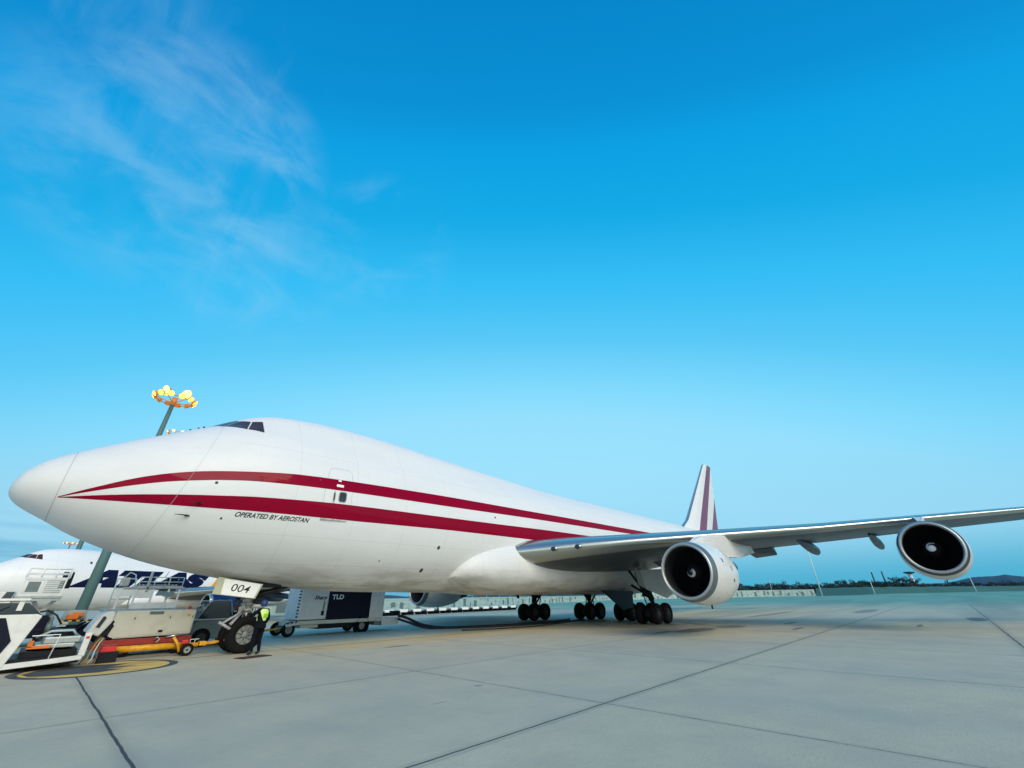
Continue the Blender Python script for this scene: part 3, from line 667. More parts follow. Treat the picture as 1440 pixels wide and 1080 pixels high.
def wheel(parent, x, y, z, r, wd, mrim):
    c = MB(); h = wd/2
    c.lathe([(-h*.55, r*.5), (-h*.9, r*.62), (-h, r*.8), (-h*.82, r*.93), (-h*.4, r), (h*.4, r), (h*.82, r*.93), (h, r*.8), (h*.9, r*.62), (h*.55, r*.5)], (x, y, z), (0, 1, 0), 40)
    t = c.build('wheel', 'tyre', parent)
    c = MB()
    for q in (-1, 1):
        c.lathe([(q*h*.72, r*.52), (q*h*.62, r*.5), (q*h*.5, r*.42), (q*h*.42, r*.2)], (x, y, z), (0, 1, 0), 28)
        c.lathe([(q*h*.42, r*.2), (q*h*.8, r*.17), (q*h*.82, .001)], (x, y, z), (0, 1, 0), 20)
        for k in range(9):                                            # spokes between the rim holes
            an = 2*math.pi*k/9; d = Vector((math.cos(an), 0, math.sin(an)))
            c.tube([Vector((x, y+q*h*.55, z))+d*r*.17, Vector((x, y+q*h*.66, z))+d*r*.47], r*.055, 6)
        c.lathe([(q*h*.43, r*.43), (q*h*.40, .001)], (x, y, z), (0, 1, 0), 20, None)
    c.build('rim', mrim, t); return t

def main_gear(parent, x, y, body):
    c = MB(); top = 2.6 if body else 3.4; ty = y*(.9 if body else .86)
    c.tube([(x, y, .62), (x, y, 1.5)], .14, 14); c.tube([(x, y, 1.45), (x-.1, ty, top)], .21, 14)
    c.tube([(x-.85, y, .62), (x+.85, y, .62)], .13, 12)
    for dx in (-.72, .72): c.tube([(x+dx, y-.62, .62), (x+dx, y+.62, .62)], .10, 10); c.tube([(x+dx, y-.34, .62), (x+dx, y+.34, .62)], .30, 16)
    c.box((x, y, .62), (1.5, .42, .40), bev=.06)
    c.tube([(x, y, 1.0), (x+1.5, ty, top-.1)], .075, 8); c.tube([(x, y, 1.3), (x-1.5, ty*1.02, top-.1)], .085, 8)
    c.tube([(x+.15, y, 1.35), (x+.35, y, 1.05), (x+.15, y, .75)], .05, 8); c.tube([(x-.3, y+.15, .75), (x-.55, ty, top-.2)], .04, 8); c.tube([(x+.5, y-.1, .7), (x+.35, ty, top-.2)], .035, 8); c.box((x, y, .72), (.9, .3, .22), bev=.04); c.box((x-.1, (y+ty)/2, 1.9), (.42, .36, .5), bev=.05)
    c.tube([(x, y, 1.6), (x, y-(1.6 if y > 0 else -1.6)*(.2 if body else .9), 2.4)], .09, 8)
    g = c.build('main_landing_gear', 'strutdark', parent)
    for dx in (-.72, .72):
        for dy in (-.54, .54): wheel(g, x+dx, y+dy, .63, .63, .47, 'rimgrey')
    return g

def airliner(name, loc, rz, sc, label, ms, style):
    root = empty(name, loc, label, 'airplane', 'parked jumbo freighters', rz, sc)
    vs, fs = fuselage_mesh(); mb = MB(); mb.add(vs, fs, ms['body'], True)
    full_ring(mb, lambda z: 1.08-.0*z, .014, 'seam'); full_ring(mb, lambda z: 3.54+(z-3.54)*.272, .009, 'seam')
    for s in (-1, 1):
        seam(mb, [(8.72, 4.76), (8.70, 5.6), (8.72, 6.3), (8.85, 6.86), (9.05, 6.93), (9.7, 6.93), (9.86, 6.8), (9.9, 5.6), (9.88, 4.76)], .014, s, 'seam')
    body = mb.build('fuselage', parent=root)
    # wing to body fairing
    mb = MB(); xs = np.concatenate([np.linspace(16.42, 22, 40), np.linspace(22.4, 44, 30)]); n = 56; vs = []
    for x in xs:
        t = min(1, max(0, (44-x)/6)); t = t*t*(3-2*t)
        KX = np.array([16.4, 16.8, 17.4, 18.2, 19.5, 21.5, 50.])
        wy = float(pch(KX, np.array([2.2, 2.72, 3.08, 3.29, 3.45, 3.56, 3.57]), x))*(.86+.14*t)
        zh = float(pch(KX, np.array([2.9, 3.62, 4.15, 4.55, 4.92, 5.15, 5.16]), x))-(1-t)*.8
        zl = float(pch(KX, np.array([2.6, 2.40, 2.22, 2.05, 1.93, 1.87, 1.86]), x))+(1-t)*.8
        zc_ = (zl+zh)/2; hh = (zh-zl)/2
        for k in range(n):
            a = 2*math.pi*k/n; ca, sa = math.cos(a), math.sin(a); p = 2/2.7
            vs.append((x, wy*math.copysign(abs(ca)**p, ca), zc_+hh*math.copysign(abs(sa)**p, sa)))
    mb.add(vs, [[i*n+k, i*n+(k+1) % n, (i+1)*n+(k+1) % n, (i+1)*n+k] for i in range(len(xs)-1) for k in range(n)]+[list(range(n)), [(len(xs)-1)*n+k for k in range(n)]], smooth=True)
    mb.build('wing_root_fairing', ms['body'], root)
    # cockpit glazing
    PA = [[(4.38, .05, 8.3), (4.77, .95, 8.22), (5.38, .84, 8.79), (5.05, .04, 8.8)],
          [(4.80, .99, 8.22), (5.57, 1.66, 8.10), (5.74, 1.20, 8.80), (5.42, .88, 8.79)],
          [(5.61, 1.68, 8.10), (6.16, 1.98, 8.04), (6.16, 1.30, 8.80), (5.79, 1.22, 8.80)]]
    for s in (-1, 1):
        for P in PA:
            mb = MB(); k = 8; vs = []
            for i in range(k+1):
                for j in range(k+1):
                    u, v = i/k, j/k
                    a = Vector(P[0]).lerp(Vector(P[1]), u); b = Vector(P[3]).lerp(Vector(P[2]), u); p = a.lerp(b, v)
                    vs.append(radial(p.x, s*p.y, p.z, .012))
            mb.add(vs, [[i*(k+1)+j, (i+1)*(k+1)+j, (i+1)*(k+1)+j+1, i*(k+1)+j+1] for i in range(k) for j in range(k)], smooth=True)
            mb.build('cockpit_window', 'glass', body)
    for s in (-1, 1):
        # wings, engines
        w_ = wing(root, s, ms)
        engine(root, 22.2 if s < 0 else 23.7, -12.25 if s < 0 else 11.5, 2.72 if s < 0 else 2.55, dict(ms, swirl=1.2, bigswirl=False)); engine(root, 31.2, s*20.84, 3.62, dict(ms, swirl=3.3, bigswirl=True, band=ms['band2']))
        main_gear(root, 31.75, s*5.5, False); main_gear(root, 34.85, s*1.92, True)
        mb = MB(); vs = []
        for y, xl, xt, zz in ((1.2, 57.0, 66.6, 7.6), (6, 61.2, 67.3, 8.1), (11.1, 65.6, 68.4, 8.7)):
            for c_ in (0, .02, .1, .35, .7, 1): vs.append((xl+(xt-xl)*c_, s*y, zz+foil(c_)*.09*(xt-xl)))
            for c_ in (.7, .35, .1, .02): vs.append((xl+(xt-xl)*c_, s*y, zz-foil(c_)*.09*(xt-xl)))
        mb.add(vs, [[i*10+k, i*10+(k+1) % 10, (i+1)*10+(k+1) % 10, (i+1)*10+k] for i in range(2) for k in range(10)]+[[20+k for k in range(10)]], smooth=True)
        mb.build('tailplane', ms['wing'], root)
    # fin, with its stripes as columns of the same sheet
    mb = MB(); zs = [8.2, 9.3, 9.9, 10.6]+[11.5+i for i in range(8)]+[19.0, 19.25]
    def cols(z):
        le = 53.95+(z-9.3)*1.12 if z > 10 else np.interp(z, [8.2, 9.3, 10], [51.5, 53.4, 54.75]); te = 65.2+(z-9.56)*.335
        if z > 19.1: le += .35
        aL = 57.1+(z-9.3)*.945; aR = min(59.7+(z-9.4)*.88, te-.05); b0 = min(max(62+(z-9.4)*.99, aR+.01), te)
        return [float(le), float(le)+.22, (le+aL)/2 if aL > le else le+.3, aL, (aL+aR)/2, aR, (aR+b0)/2, b0, (b0+te)/2, te]
    cm = ['lead', None, None, 'st', 'st', None, None, 'st2', 'st2']
    for s in (-1, 1):
        rows = [];
        for z in zs:
            c_ = cols(z); rows.append([(x, s*foil(max(0, min(1, (x-c_[0])/(c_[-1]-c_[0]))))*.105*(c_[-1]-c_[0]), z) for x in c_])
        for i in range(len(zs)-1):
            for k in range(9):
                mm = ms['fin'] if cm[k] is None else (ms['lead'] if cm[k] == 'lead' else (ms['st'] if cm[k] == 'st' else ms['st2']))
                mb.add([rows[i][k], rows[i][k+1], rows[i+1][k+1], rows[i+1][k]], [[0, 1, 2, 3]], mm, False)
    mb.build('tail_fin', parent=root)
    # nose gear
    x = 7.78
    c = MB(); c.tube([(x, 0, .62), (x, 0, 1.35)], .10, 14, 'oleo'); c.tube([(x, 0, 1.3), (x, 0, 2.9)], .17, 16, 'strut'); c.tube([(x, -.62, .62), (x, .62, .62)], .09, 12, 'strut')
    c.tube([(x, 0, 1.42), (x, 0, 1.5)], .25, 18, 'strut'); c.tube([(x, 0, 1.62), (x, 0, 1.70)], .24, 18, 'strut'); c.tube([(x, 0, 1.78), (x, 0, 1.84)], .22, 18, 'strut')
    c.tube([(x-.15, 0, 1.35), (x-.45, 0, 1.0), (x-.12, 0, .7)], .05, 8, 'strut')
    c.tube([(x, -.25, 1.9), (x+1.9, -.3, 2.5)], .07, 8, 'strutdark'); c.tube([(x, .25, 1.9), (x+1.9, .3, 2.5)], .07, 8, 'strutdark')
    c.tube([(x+.1, -.28, 1.6), (x+.55, -.28, 1.55)], .075, 10, 'strut'); c.tube([(x+.1, -.26, 1.78), (x+.7, -.26, 1.86)], .05, 8, 'strutdark')
    c.box((x+.28, -.27, 1.72), (.3, .16, .12), 'vdark', bev=.01); c.box((x-.02, -.30, 1.2), (.12, .1, .26), 'oleo', bev=.02)
    for k in range(4): c.tube([(x+.12+.07*k, -.2, 1.85), (x+.16+.1*k, -.24, 1.45), (x+.1+.03*k, -.2, 1.1)], .016, 6, 'hose')
    g = c.build('nose_landing_gear', parent=root)
    c = MB(); c.tube([(x-.15, -.22, 1.55), (x-.42, -.45, 1.30), (x-.9, -.60, 1.02)], .04, 8); c.tube([(x-1.02, -.64, 1.08), (x-.62, -.78, .84)], .05, 8); c.tube([(x-.25, -.35, 1.35), (x-.62, -.72, .98)], .035, 8)
    c.xz([(x-.36, 1.55), (x-.2, 1.66), (x-.14, 1.5), (x-.34, 1.30)], -.30, -.22); c.build('steering_link', 'gearwhite', g)
    for s in (-1, 1): wheel(g, x, s*.47, .62, .63, .44, 'rim')
    for s in (-1, 1):
        c = MB(); y0 = s*.90; P = [(6.28, 2.60), (7.90, 2.36), (7.72, 1.84), (6.22, 2.02)] if s < 0 else [(7.0, 2.5), (7.90, 2.36), (7.72, 1.95), (7.0, 2.05)]
        c.xz(P, y0, y0+s*-.035)
        d = c.build('nose_gear_door', 'doorin' if s > 0 else 'doorcream', root)
        if style == 'main' and s < 0:
            c = MB(); Q = [(6.50, 2.535), (7.83, 2.35), (7.66, 1.865), (6.50, 2.005)]
            c.xz(Q, y0-.002, y0-.012); pl = c.build('number_plate', 'doorwhite', d)
            A, B, C_, D_ = [Vector((q[0], 0, q[1])) for q in Q]
            def mp(u, v):
                u = .24+u*.52; v = .28+v*.50; p = D_.lerp(C_, u).lerp(A.lerp(B, u), v); return Vector((p.x, y0-.016, p.z))
            text_on('number', '004', pl, mp, 1, 1, 'text', offset=.004, shear=.12)
    return root, body

M['doorcream'] = mat('gear_door_cream', (.42, .45, .33, 1), .5, noise=(3, .5, (.35, .38, .25, 1), I3))
MS1 = dict(body='white', wing='wingmetal', lead='chrome', cowl='cowl', band='bandgrey', band2='bandblue', lip='lip', liner='liner', pylon='cowl', fin='white', st='maroon2', st2='maroon2', lights=True)
plane, fus = airliner('cargo_airplane', (0, 0, 0), 0, 1, 'white jumbo freighter with two maroon stripes sweeping back from its nose', MS1, 'main')
for a, b in ((UT, UB), (LT, LB)):
    mb = MB()
    for s in (-1, 1): strip(mb, a, b, 1.13, 51.5, s, 150)
    mb.build('stripe', 'maroon', fus, fixn=False)
text_on('lettering', 'OPERATED BY AEROSTAN', fus, lambda u, v: on_skin(5.80+u, 4.53+v, -1, .006), 2.56, .17, 'text', shear=.28, offset=.022, cut=1)
# door window, handle, small ports, probes
def patch(mb, x0, x1, z0, z1, s, m, off=.008, rnd=.3, n=18):
    cx, cz, hx, hz = (x0+x1)/2, (z0+z1)/2, abs(x1-x0)/2, abs(z1-z0)/2; vs = [on_skin(cx, cz, s, off)]
    for k in range(n):
        a = 2*math.pi*k/n; ca, sa = math.cos(a), math.sin(a); p = rnd
        vs.append(on_skin(cx+hx*math.copysign(abs(ca)**p, ca), cz+hz*math.copysign(abs(sa)**p, sa), s, off))
    mb.add(vs, [[0, k+1, (k+1) % n+1] for k in range(n)], m)
mb = MB(); patch(mb, 9.30, 9.68, 5.44, 5.92, -1, 'seam', .006, .5); patch(mb, 9.335, 9.645, 5.48, 5.88, -1, 'vglass', .012, .5); mb.build('door_window', parent=fus)
mb = MB(); patch(mb, 9.07, 9.18, 5.38, 5.90, -1, 'seam', .008, .8); mb.tube([on_skin(9.12, 5.5, -1, .03), on_skin(9.12, 5.8, -1, .03)], .02, 8, 'vdark'); mb.build('door_handle', parent=fus)
mb = MB(); patch(mb, 9.22, 9.36, 6.33, 6.40, -1, 'markwhite', .01); mb.build('door_placard', parent=fus)
mb = MB(); patch(mb, 9.16, 9.48, 6.09, 6.2, -1, 'markwhite', .01); mb.build('door_placard', parent=fus)
mb = MB(); mb.box(on_skin(9.3, 4.73, -1, .02), (1.1, .05, .05), 'strut'); mb.build('door_sill', parent=fus)
for x, z, r in ((4.92, 5.62, .05), (14.94, 4.01, .085), (14.49, 2.99, .09), (5.43, 4.44, .035), (18.66, 5.85, .055), (8.44, 6.27, .03), (12.0, 3.3, .03), (20.4, 3.9, .03)):
    mb = MB(); patch(mb, x-r, x+r, z-r, z+r, -1, 'polebk', .01, 1.0); mb.build('access_port', parent=fus)
for (x, z) in ((4.4, 4.44), (4.62, 4.86)):
    mb = MB(); p = on_skin(x, z, -1, .0); mb.tube([p, p+Vector((.02, -.09, 0)), p+Vector((-.12, -.13, 0)), p+Vector((-.34, -.13, 0))], [.03, .025, .018, .008], 8); mb.box(p+Vector((.03, -.04, 0)), (.14, .06, .04), bev=.008); mb.build('pitot_probe', 'strutdark', fus)
for x in (3.9, 4.15, 4.32):
    zt_ = float(prof(np.array(x))[1]); mb = MB(); mb.box((x, -.15, zt_+.04), (.07, .03, .10), bev=.01); mb.build('antenna', 'text', fus)
mb = MB(); mb.box((20.4, -.25, 1.86), (.45, .03, .16), bev=.01); mb.build('belly_antenna', 'doorin', fus)
mb = MB(); mb.box((18.2, -1.0, 1.98), (.7, .03, .10), rz=.12, bev=.01); mb.build('belly_scoop', 'doorin', fus)
# wing-gear and body-gear doors
for s in (-1,):
    mb = MB(); k = s
    mb.add([(29.3, k*6.2, 3.25), (31.4, k*6.9, 3.35), (32.6, k*7.5, 2.75), (32.5, k*7.4, 2.1), (31.2, k*6.9, 1.55), (29.6, k*6.3, 2.1)], [[0, 1, 2, 3, 4, 5]], 'doorin')
    mb.add([(29.3, k*6.16, 3.25), (31.4, k*6.86, 3.35), (32.6, k*7.46, 2.75), (32.5, k*7.36, 2.1), (31.2, k*6.86, 1.55), (29.6, k*6.26, 2.1)], [[0, 1, 2, 3, 4, 5]], 'doorin')
    mb.add([(28.9, k*6.0, 3.3), (29.3, k*6.2, 3.25), (29.6, k*6.3, 2.1), (29.2, k*6.0, 2.35)], [[0, 1, 2, 3]], 'vgrey')
    mb.add([(32.0, k*7.2, 3.4), (33.5, k*7.6, 3.4), (32.9, k*7.5, 2.7)], [[0, 1, 2]], 'doorwhite')
    mb.build('wing_gear_door', parent=plane)
    mb = MB(); mb.xz([(29.2, 2.1), (33.6, 2.05), (33.4, .95), (31.9, .80)], k*3.0, k*3.05); mb.build('body_gear_door', 'strutdark', plane)
mb = MB(); mb.tube([(29.6, 5.6, 2.35), (30.3, 6.0, 1.75)], .13, 10); mb.build('gear_door_strut', 'strutdark', plane)
# dark slab under the belly in place of the wheel well's shaded recess
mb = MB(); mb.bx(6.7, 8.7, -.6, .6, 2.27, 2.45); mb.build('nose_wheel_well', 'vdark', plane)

# ---------------------------------------------------------------- second freighter
MS2 = dict(body='white2', wing='wingmetal', lead='chrome', cowl='cowlblue', band='chrome', band2='chrome', lip='lip', liner='liner', pylon='cowlblue', fin='navy', st='navy', st2='gold')
atl, afus = airliner('cargo_airplane', (-5, 55, -.8), R(16), .9, 'white jumbo freighter with huge navy blue lettering and navy engines in the background', MS2, 'far')
text_on('lettering', 'ATLAS', afus, lambda u, v: on_skin(9.3+u, 4.86+v, -1, .02), 17.6, 2.3, 'navy', shear=.42, offset=.105, spacing=1.0, cut=4)
mb = MB(); vs = []
for i in range(9):
    t = i/8; z = 5.0+1.75*t
    vs += [on_skin(27.2+t*1.0, z, -1, .02), on_skin(28.9+t*.1, z, -1, .02)]
mb.add(vs, [[2*i, 2*i+1, 2*i+3, 2*i+2] for i in range(8)], smooth=True); mb.build('gold_band', 'gold', afus, fixn=False)
for x in (11.1, 11.75, 12.4):
    mb = MB(); patch(mb, x-.13, x+.13, 7.8, 8.12, -1, 'polebk', .02, .6); mb.build('cabin_window', parent=afus)
mb = MB(); vs = [];
for i in range(7):
    z = 4.75+1.95*i/6; vs += [on_skin(8.5, z, -1, .03), on_skin(9.6, z, -1, .03)]
mb.add(vs, [[2*i, 2*i+1, 2*i+3, 2*i+2] for i in range(6)], smooth=True); mb.build('open_door', 'vdark', afus, fixn=False)

# ================================================================ ground equipment
def cyl_wheel(parent, c, r, wd, ax=(0, 1, 0), mr='rim', nm='wheel'):
    t = MB(); h = wd/2; t.lathe([(-h, r*.55), (-h, r*.88), (-h*.6, r), (h*.6, r), (h, r*.88), (h, r*.55)], c, ax, 28); w_ = t.build(nm, 'tyre', parent)
    t = MB()
    for q in (-1, 1): t.lathe([(q*h*.92, r*.56), (q*h*.55, r*.48), (q*h*.5, r*.22), (q*h*.8, r*.18), (q*h*.82, .001)], c, ax, 24)
    t.build('rim', mr, w_); return w_
def part(name, m, parent, fn, bevel=0.):
    c = MB(); fn(c); return c.build(name, m, parent, bevel)

# --- A: white tractor at the left edge
A = empty('aircraft_tractor', (1.0, .4, 0), 'white low tractor with a black slanted side panel at the far left edge', 'tractor')
A.location = (0, 0, 0)
part('side_panel', 'vwhite', A, lambda c: c.xz([(-1.6, .16), (1.66, .16), (2.02, 1.45), (1.9, 1.50), (-1.6, 1.50)], -.52, -.45), .015)
part('black_panel', 'vnavy', A, lambda c: c.xz([(-1.3, .22), (1.40, .22), (1.60, .82), (1.28, 1.42), (-1.3, 1.42)], -.545, -.522))
part('windscreen', 'vglass', A, lambda c: c.xz([(-1.5, 1.50), (2.0, 1.47), (1.62, 1.80), (-1.5, 1.86)], -.5, 1.9), .01)
part('roof', 'vwhite', A, lambda c: (c.bx(-1.8, 1.62, -.6, 2.0, 1.86, 1.93, bev=.02), c.bx(1.40, 1.52, -.55, -.47, 1.60, 1.87, bev=.01)))
part('chassis', 'vdark', A, lambda c: (c.bx(-1.6, 3.25, -.40, 2.1, .14, .34), c.bx(1.9, 3.15, -.1, 2.0, .34, .50)))
part('bumper_rail', 'vwhite', A, lambda c: c.xz([(1.60, .10), (2.75, .17), (3.30, .22), (3.30, .34), (2.7, .30), (1.66, .24)], -.50, -.38), .01)
part('corner_post', 'vwhite', A, lambda c: c.bx(3.18, 3.34, -.50, -.30, .30, .94, bev=.02))
part('engine_cover', 'vsilver', A, lambda c: (c.bx(2.15, 3.05, .0, 1.8, .55, .66, bev=.02), c.bx(2.0, 3.02, .05, 1.8, .34, .50, bev=.02), c.bx(2.3, 3.15, .1, 1.7, .66, .84, bev=.03)))
part('orange_bracket', 'orange', A, lambda c: (c.bx(1.98, 2.5, -.2, -.02, .56, .64, bev=.01), c.bx(1.98, 2.10, -.2, -.02, .60, .78, bev=.01)))
part('handrail', 'markwhite', A, lambda c: c.tube([(2.0, -.47, .92), (2.60, -.47, .93), (2.55, -.47, .30)], .016, 8))
for wx in (-.8,): cyl_wheel(A, (wx, -.2, .38), .38, .3)
for x_ in (-1.0, .1, 1.1): part('panel_latch', 'vdark', A, lambda c: c.bx(x_, x_+.08, -.55, -.54, 1.38, 1.42))
part('wiper', 'vdark', A, lambda c: c.tube([(.9, -.52, 1.50), (1.25, -.53, 1.72)], .012, 6))
part('marker_lamp', 'redbox', A, lambda c: c.bx(3.22, 3.30, -.515, -.502, .78, .84))
part('coolant_pipe', 'steelpale', A, lambda c: c.tube([(2.1, .3, .84), (2.4, .3, 1.0), (2.9, .4, 1.0), (3.05, .5, .84)], .035, 8))
part('exhaust_stack', 'vgrey', A, lambda c: (c.tube([(2.3, .9, .84), (2.3, .9, 1.35), (2.22, .9, 1.45)], .05, 10), c.tube([(2.3, .9, .95), (2.3, .9, 1.2)], .08, 10)))
part('engine_block', 'vdark', A, lambda c: (c.bx(2.5, 3.0, .6, 1.5, .84, 1.02, bev=.03), c.tube([(2.6, .6, .95), (2.6, .4, .8)], .05, 8), c.tube([(2.85, .6, .95), (2.9, .4, .75)], .04, 8)))
# cables hanging from its corner
for k, (mn, dx) in enumerate((('cablebrown', 0), ('cableyel', .05), ('cablewhite', .13), ('cablebrown', .2))):
    c = MB(); pts = [(3.62+dx*.6, .0, .78-.02*k), (3.50+dx, -.12, .62), (3.42+dx*1.2, -.2, .40), (3.38+dx*1.5, -.25, .20), (3.30+dx*1.6, -.25, .06)]
    c.tube(pts, .02, 8); o = c.build('cable', mn)
    tag(o, ['thick brown cable drooping beside the white corner post', 'ochre yellow cable drooping beside the white corner post', 'pale cable drooping just left of the red box', 'brown cable touching the left side of the red box'][k], 'cable', 'cables hanging at the tractor corner')
rb = empty('control_box', (3.95, .3, .40), 'small bright red box under the front of the cream power unit', 'control box')
part('box', 'redbox', rb, lambda c: c.box((0, 0, 0), (.40, .25, .16), bev=.02)); part('lid', 'red', rb, lambda c: c.box((0, 0, .10), (.42, .27, .035), bev=.01)); part('foot', 'vdark', rb, lambda c: c.box((.05, 0, -.24), (.5, .22, .32), bev=.01))

# --- B: cream ground power unit on a red frame
B = empty('ground_power_unit', (0, 0, 0), 'cream boxy power unit on a red frame in front of the nose wheel', 'power unit')
part('housing', 'vcream', B, lambda c: c.xz([(3.98, .60), (6.50, .64), (6.50, 1.49), (4.05, 1.50), (3.98, 1.46)], 1.95, 3.9), .03)
part('front_cowl', 'vwhite', B, lambda c: c.xz([(3.36, .84), (3.97, .62), (3.97, 1.48), (3.80, 1.50), (3.62, 1.44)], 2.0, 3.85), .03)
part('front_window', 'vglass', B, lambda c: c.xz([(3.55, 1.00), (3.66, .98), (3.76, 1.28), (3.72, 1.34), (3.66, 1.34)], 1.97, 1.999))
part('side_recess', 'vdark', B, lambda c: c.xz([(3.68, .66), (3.92, .64), (4.05, 1.02), (4.0, 1.08), (4.03, 1.16), (3.97, 1.20), (3.90, 1.05)], 1.925, 1.949))
part('vent_grille', 'vgrey', B, lambda c: (c.bx(4.98, 5.42, 1.93, 1.948, 1.36, 1.46), [c.bx(5.0, 5.40, 1.915, 1.929, 1.375+.02*i, 1.382+.02*i) for i in range(4)]))
part('side_door', 'vcream', B, lambda c: c.bx(4.58, 5.62, 1.932, 1.948, .70, 1.34, bev=.004))
part('rear_panel', 'vcream', B, lambda c: c.bx(5.68, 6.46, 1.932, 1.948, .72, 1.44, bev=.004))
part('latch', 'vdark', B, lambda c: c.bx(5.42, 5.56, 1.91, 1.93, .74, .82))
part('red_frame', 'red', B, lambda c: (c.bx(3.85, 6.55, 1.75, 1.88, .38, .58, bev=.01), c.bx(3.85, 6.55, 3.7, 3.85, .38, .58, bev=.01), [c.bx(3.9+1.28*i, 4.02+1.28*i, 1.88, 3.7, .40, .56) for i in range(3)], c.bx(3.6, 4.1, 1.9, 3.6, .28, .44, bev=.02)))
part('underside_tank', 'vdark', B, lambda c: c.bx(4.1, 6.4, 2.0, 3.6, .2, .38, bev=.03))
for i, (x_, y_) in enumerate(((4.5, 1.7), (6.15, 1.7), (4.5, 3.9), (6.15, 3.9))): cyl_wheel(B, (x_, y_+.2, .27), .27, .18, mr='rimgrey')
part('hydraulic_ram', 'oleo', B, lambda c: c.tube([(5.7, 1.68, .58), (6.2, 1.68, .64)], .03, 10))
part('roof_beacon', 'redbox', B, lambda c: c.lathe([(0, .06), (.08, .055), (.12, .02), (.12, .001)], (6.3, 2.3, 1.5), (0, 0, 1), 16))
part('air_filter', 'vdark', B, lambda c: (c.tube([(3.75, 1.8, .66), (3.95, 1.8, .66)], .09, 12), c.tube([(3.95, 1.8, .66), (4.05, 1.85, .62), (4.1, 1.95, .6)], .04, 8)))
for x_ in (4.58, 5.68, 6.42): part('hinge', 'vdark', B, lambda c: c.bx(x_-.012, x_+.012, 1.915, 1.931, 1.2, 1.28))
part('warning_sticker', 'yellow', B, lambda c: c.bx(6.2, 6.34, 1.926, 1.931, 1.25, 1.34))
part('lifting_eye', 'strut', B, lambda c: c.tube([(5.0, 2.4, 1.5), (5.05, 2.4, 1.56), (5.12, 2.4, 1.56), (5.17, 2.4, 1.5)], .015, 6))
part('tow_eye', 'strut', B, lambda c: c.tube([(5.35, 1.72, .50), (5.42, 1.66, .60), (5.5, 1.62, .52), (5.42, 1.60, .42)], .025, 8))

# --- C: yellow towbar to the nose wheel
T = empty('towbar', (0, 0, 0), 'yellow towbar with a small wheel reaching to the nose landing gear', 'towbar')
part('tube', 'yellow', T, lambda c: c.tube([(4.05, .72, .33), (6.15, .72, .33)], .10, 20))
part('head_fork', 'yellow', T, lambda c: (c.tube([(6.15, .72, .33), (6.6, .68, .32)], .07, 12), c.tube([(6.6, .68, .32), (7.05, .42, .36), (7.45, .40, .45)], .045, 10), c.tube([(6.6, .68, .32), (6.95, .9, .36), (7.45, .1, .45)], .035, 10), c.box((6.72, .68, .35), (.22, .34, .14), bev=.02)))
part('lever', 'yellow', T, lambda c: c.tube([(5.72, .5, .62), (5.90, .5, .40), (6.02, .5, .14)], .045, 10))
part('support_leg', 'yellow', T, lambda c: (c.tube([(4.2, .72, .26), (4.18, .72, .08)], .05, 10), c.box((4.18, .72, .04), (.22, .2, .03))))
part('tow_coupling', 'redbox', T, lambda c: (c.box((6.12, .5, .44), (.20, .12, .12), bev=.02), c.tube([(3.85, .72, .33), (4.05, .72, .33)], .06, 12)))
for yy in (.38, 1.04): cyl_wheel(T, (6.22, yy, .20), .20, .14)
part('wheel_axle', 'vdark', T, lambda c: c.tube([(6.22, .3, .20), (6.22, 1.12, .20)], .03, 8))
for dx in (0, .14): part('grab_handle', 'markwhite', T, lambda c: c.tube([(6.25+dx, .35, .40), (6.25+dx, .35, .52), (6.37+dx, .35, .52)], .012, 6))

# --- D: low tug behind the nose wheel
U = empty('pushback_tug', (0, 0, 0), 'low grey green tug with a slanted cab behind the nose landing gear', 'tug')
part('body', 'vgrey', U, lambda c: c.xz([(6.9, .30), (9.2, .28), (9.2, 1.02), (8.9, 1.10), (7.05, 1.04), (6.85, .80)], 3.9, 5.9), .04)
part('deck', 'vsilver', U, lambda c: c.bx(6.85, 9.25, 3.84, 5.95, 1.03, 1.09, bev=.01))
part('cab_glass', 'vglass', U, lambda c: c.xz([(7.05, 1.10), (8.35, 1.10), (8.15, 1.76), (7.42, 1.76)], 4.0, 5.6), .01)
part('cab_frame', 'vsilver', U, lambda c: (c.tube([(7.02, 3.95, 1.08), (7.40, 3.95, 1.80), (8.2, 3.95, 1.82), (8.42, 3.95, 1.08)], .03, 8), c.tube([(7.02, 5.65, 1.08), (7.40, 5.65, 1.80), (8.2, 5.65, 1.82), (8.42, 5.65, 1.08)], .03, 8), c.bx(7.38, 8.2, 3.95, 5.65, 1.78, 1.83, bev=.01)))
for x_ in (7.35, 8.7): 
    for y_ in (3.95, 5.7): cyl_wheel(U, (x_, y_, .36), .36, .28, mr='rimgrey')
part('guard_rail', 'markwhite', U, lambda c: (c.tube([(5.9, 6.4, .94), (7.0, 6.4, .96)], .03, 8), c.tube([(5.9, 6.4, 1.20), (7.0, 6.4, 1.2)], .02, 8), [c.tube([(6.0+i*.5, 6.4, .5), (6.0+i*.5, 6.4, 1.2)], .02, 8) for i in range(3)]))

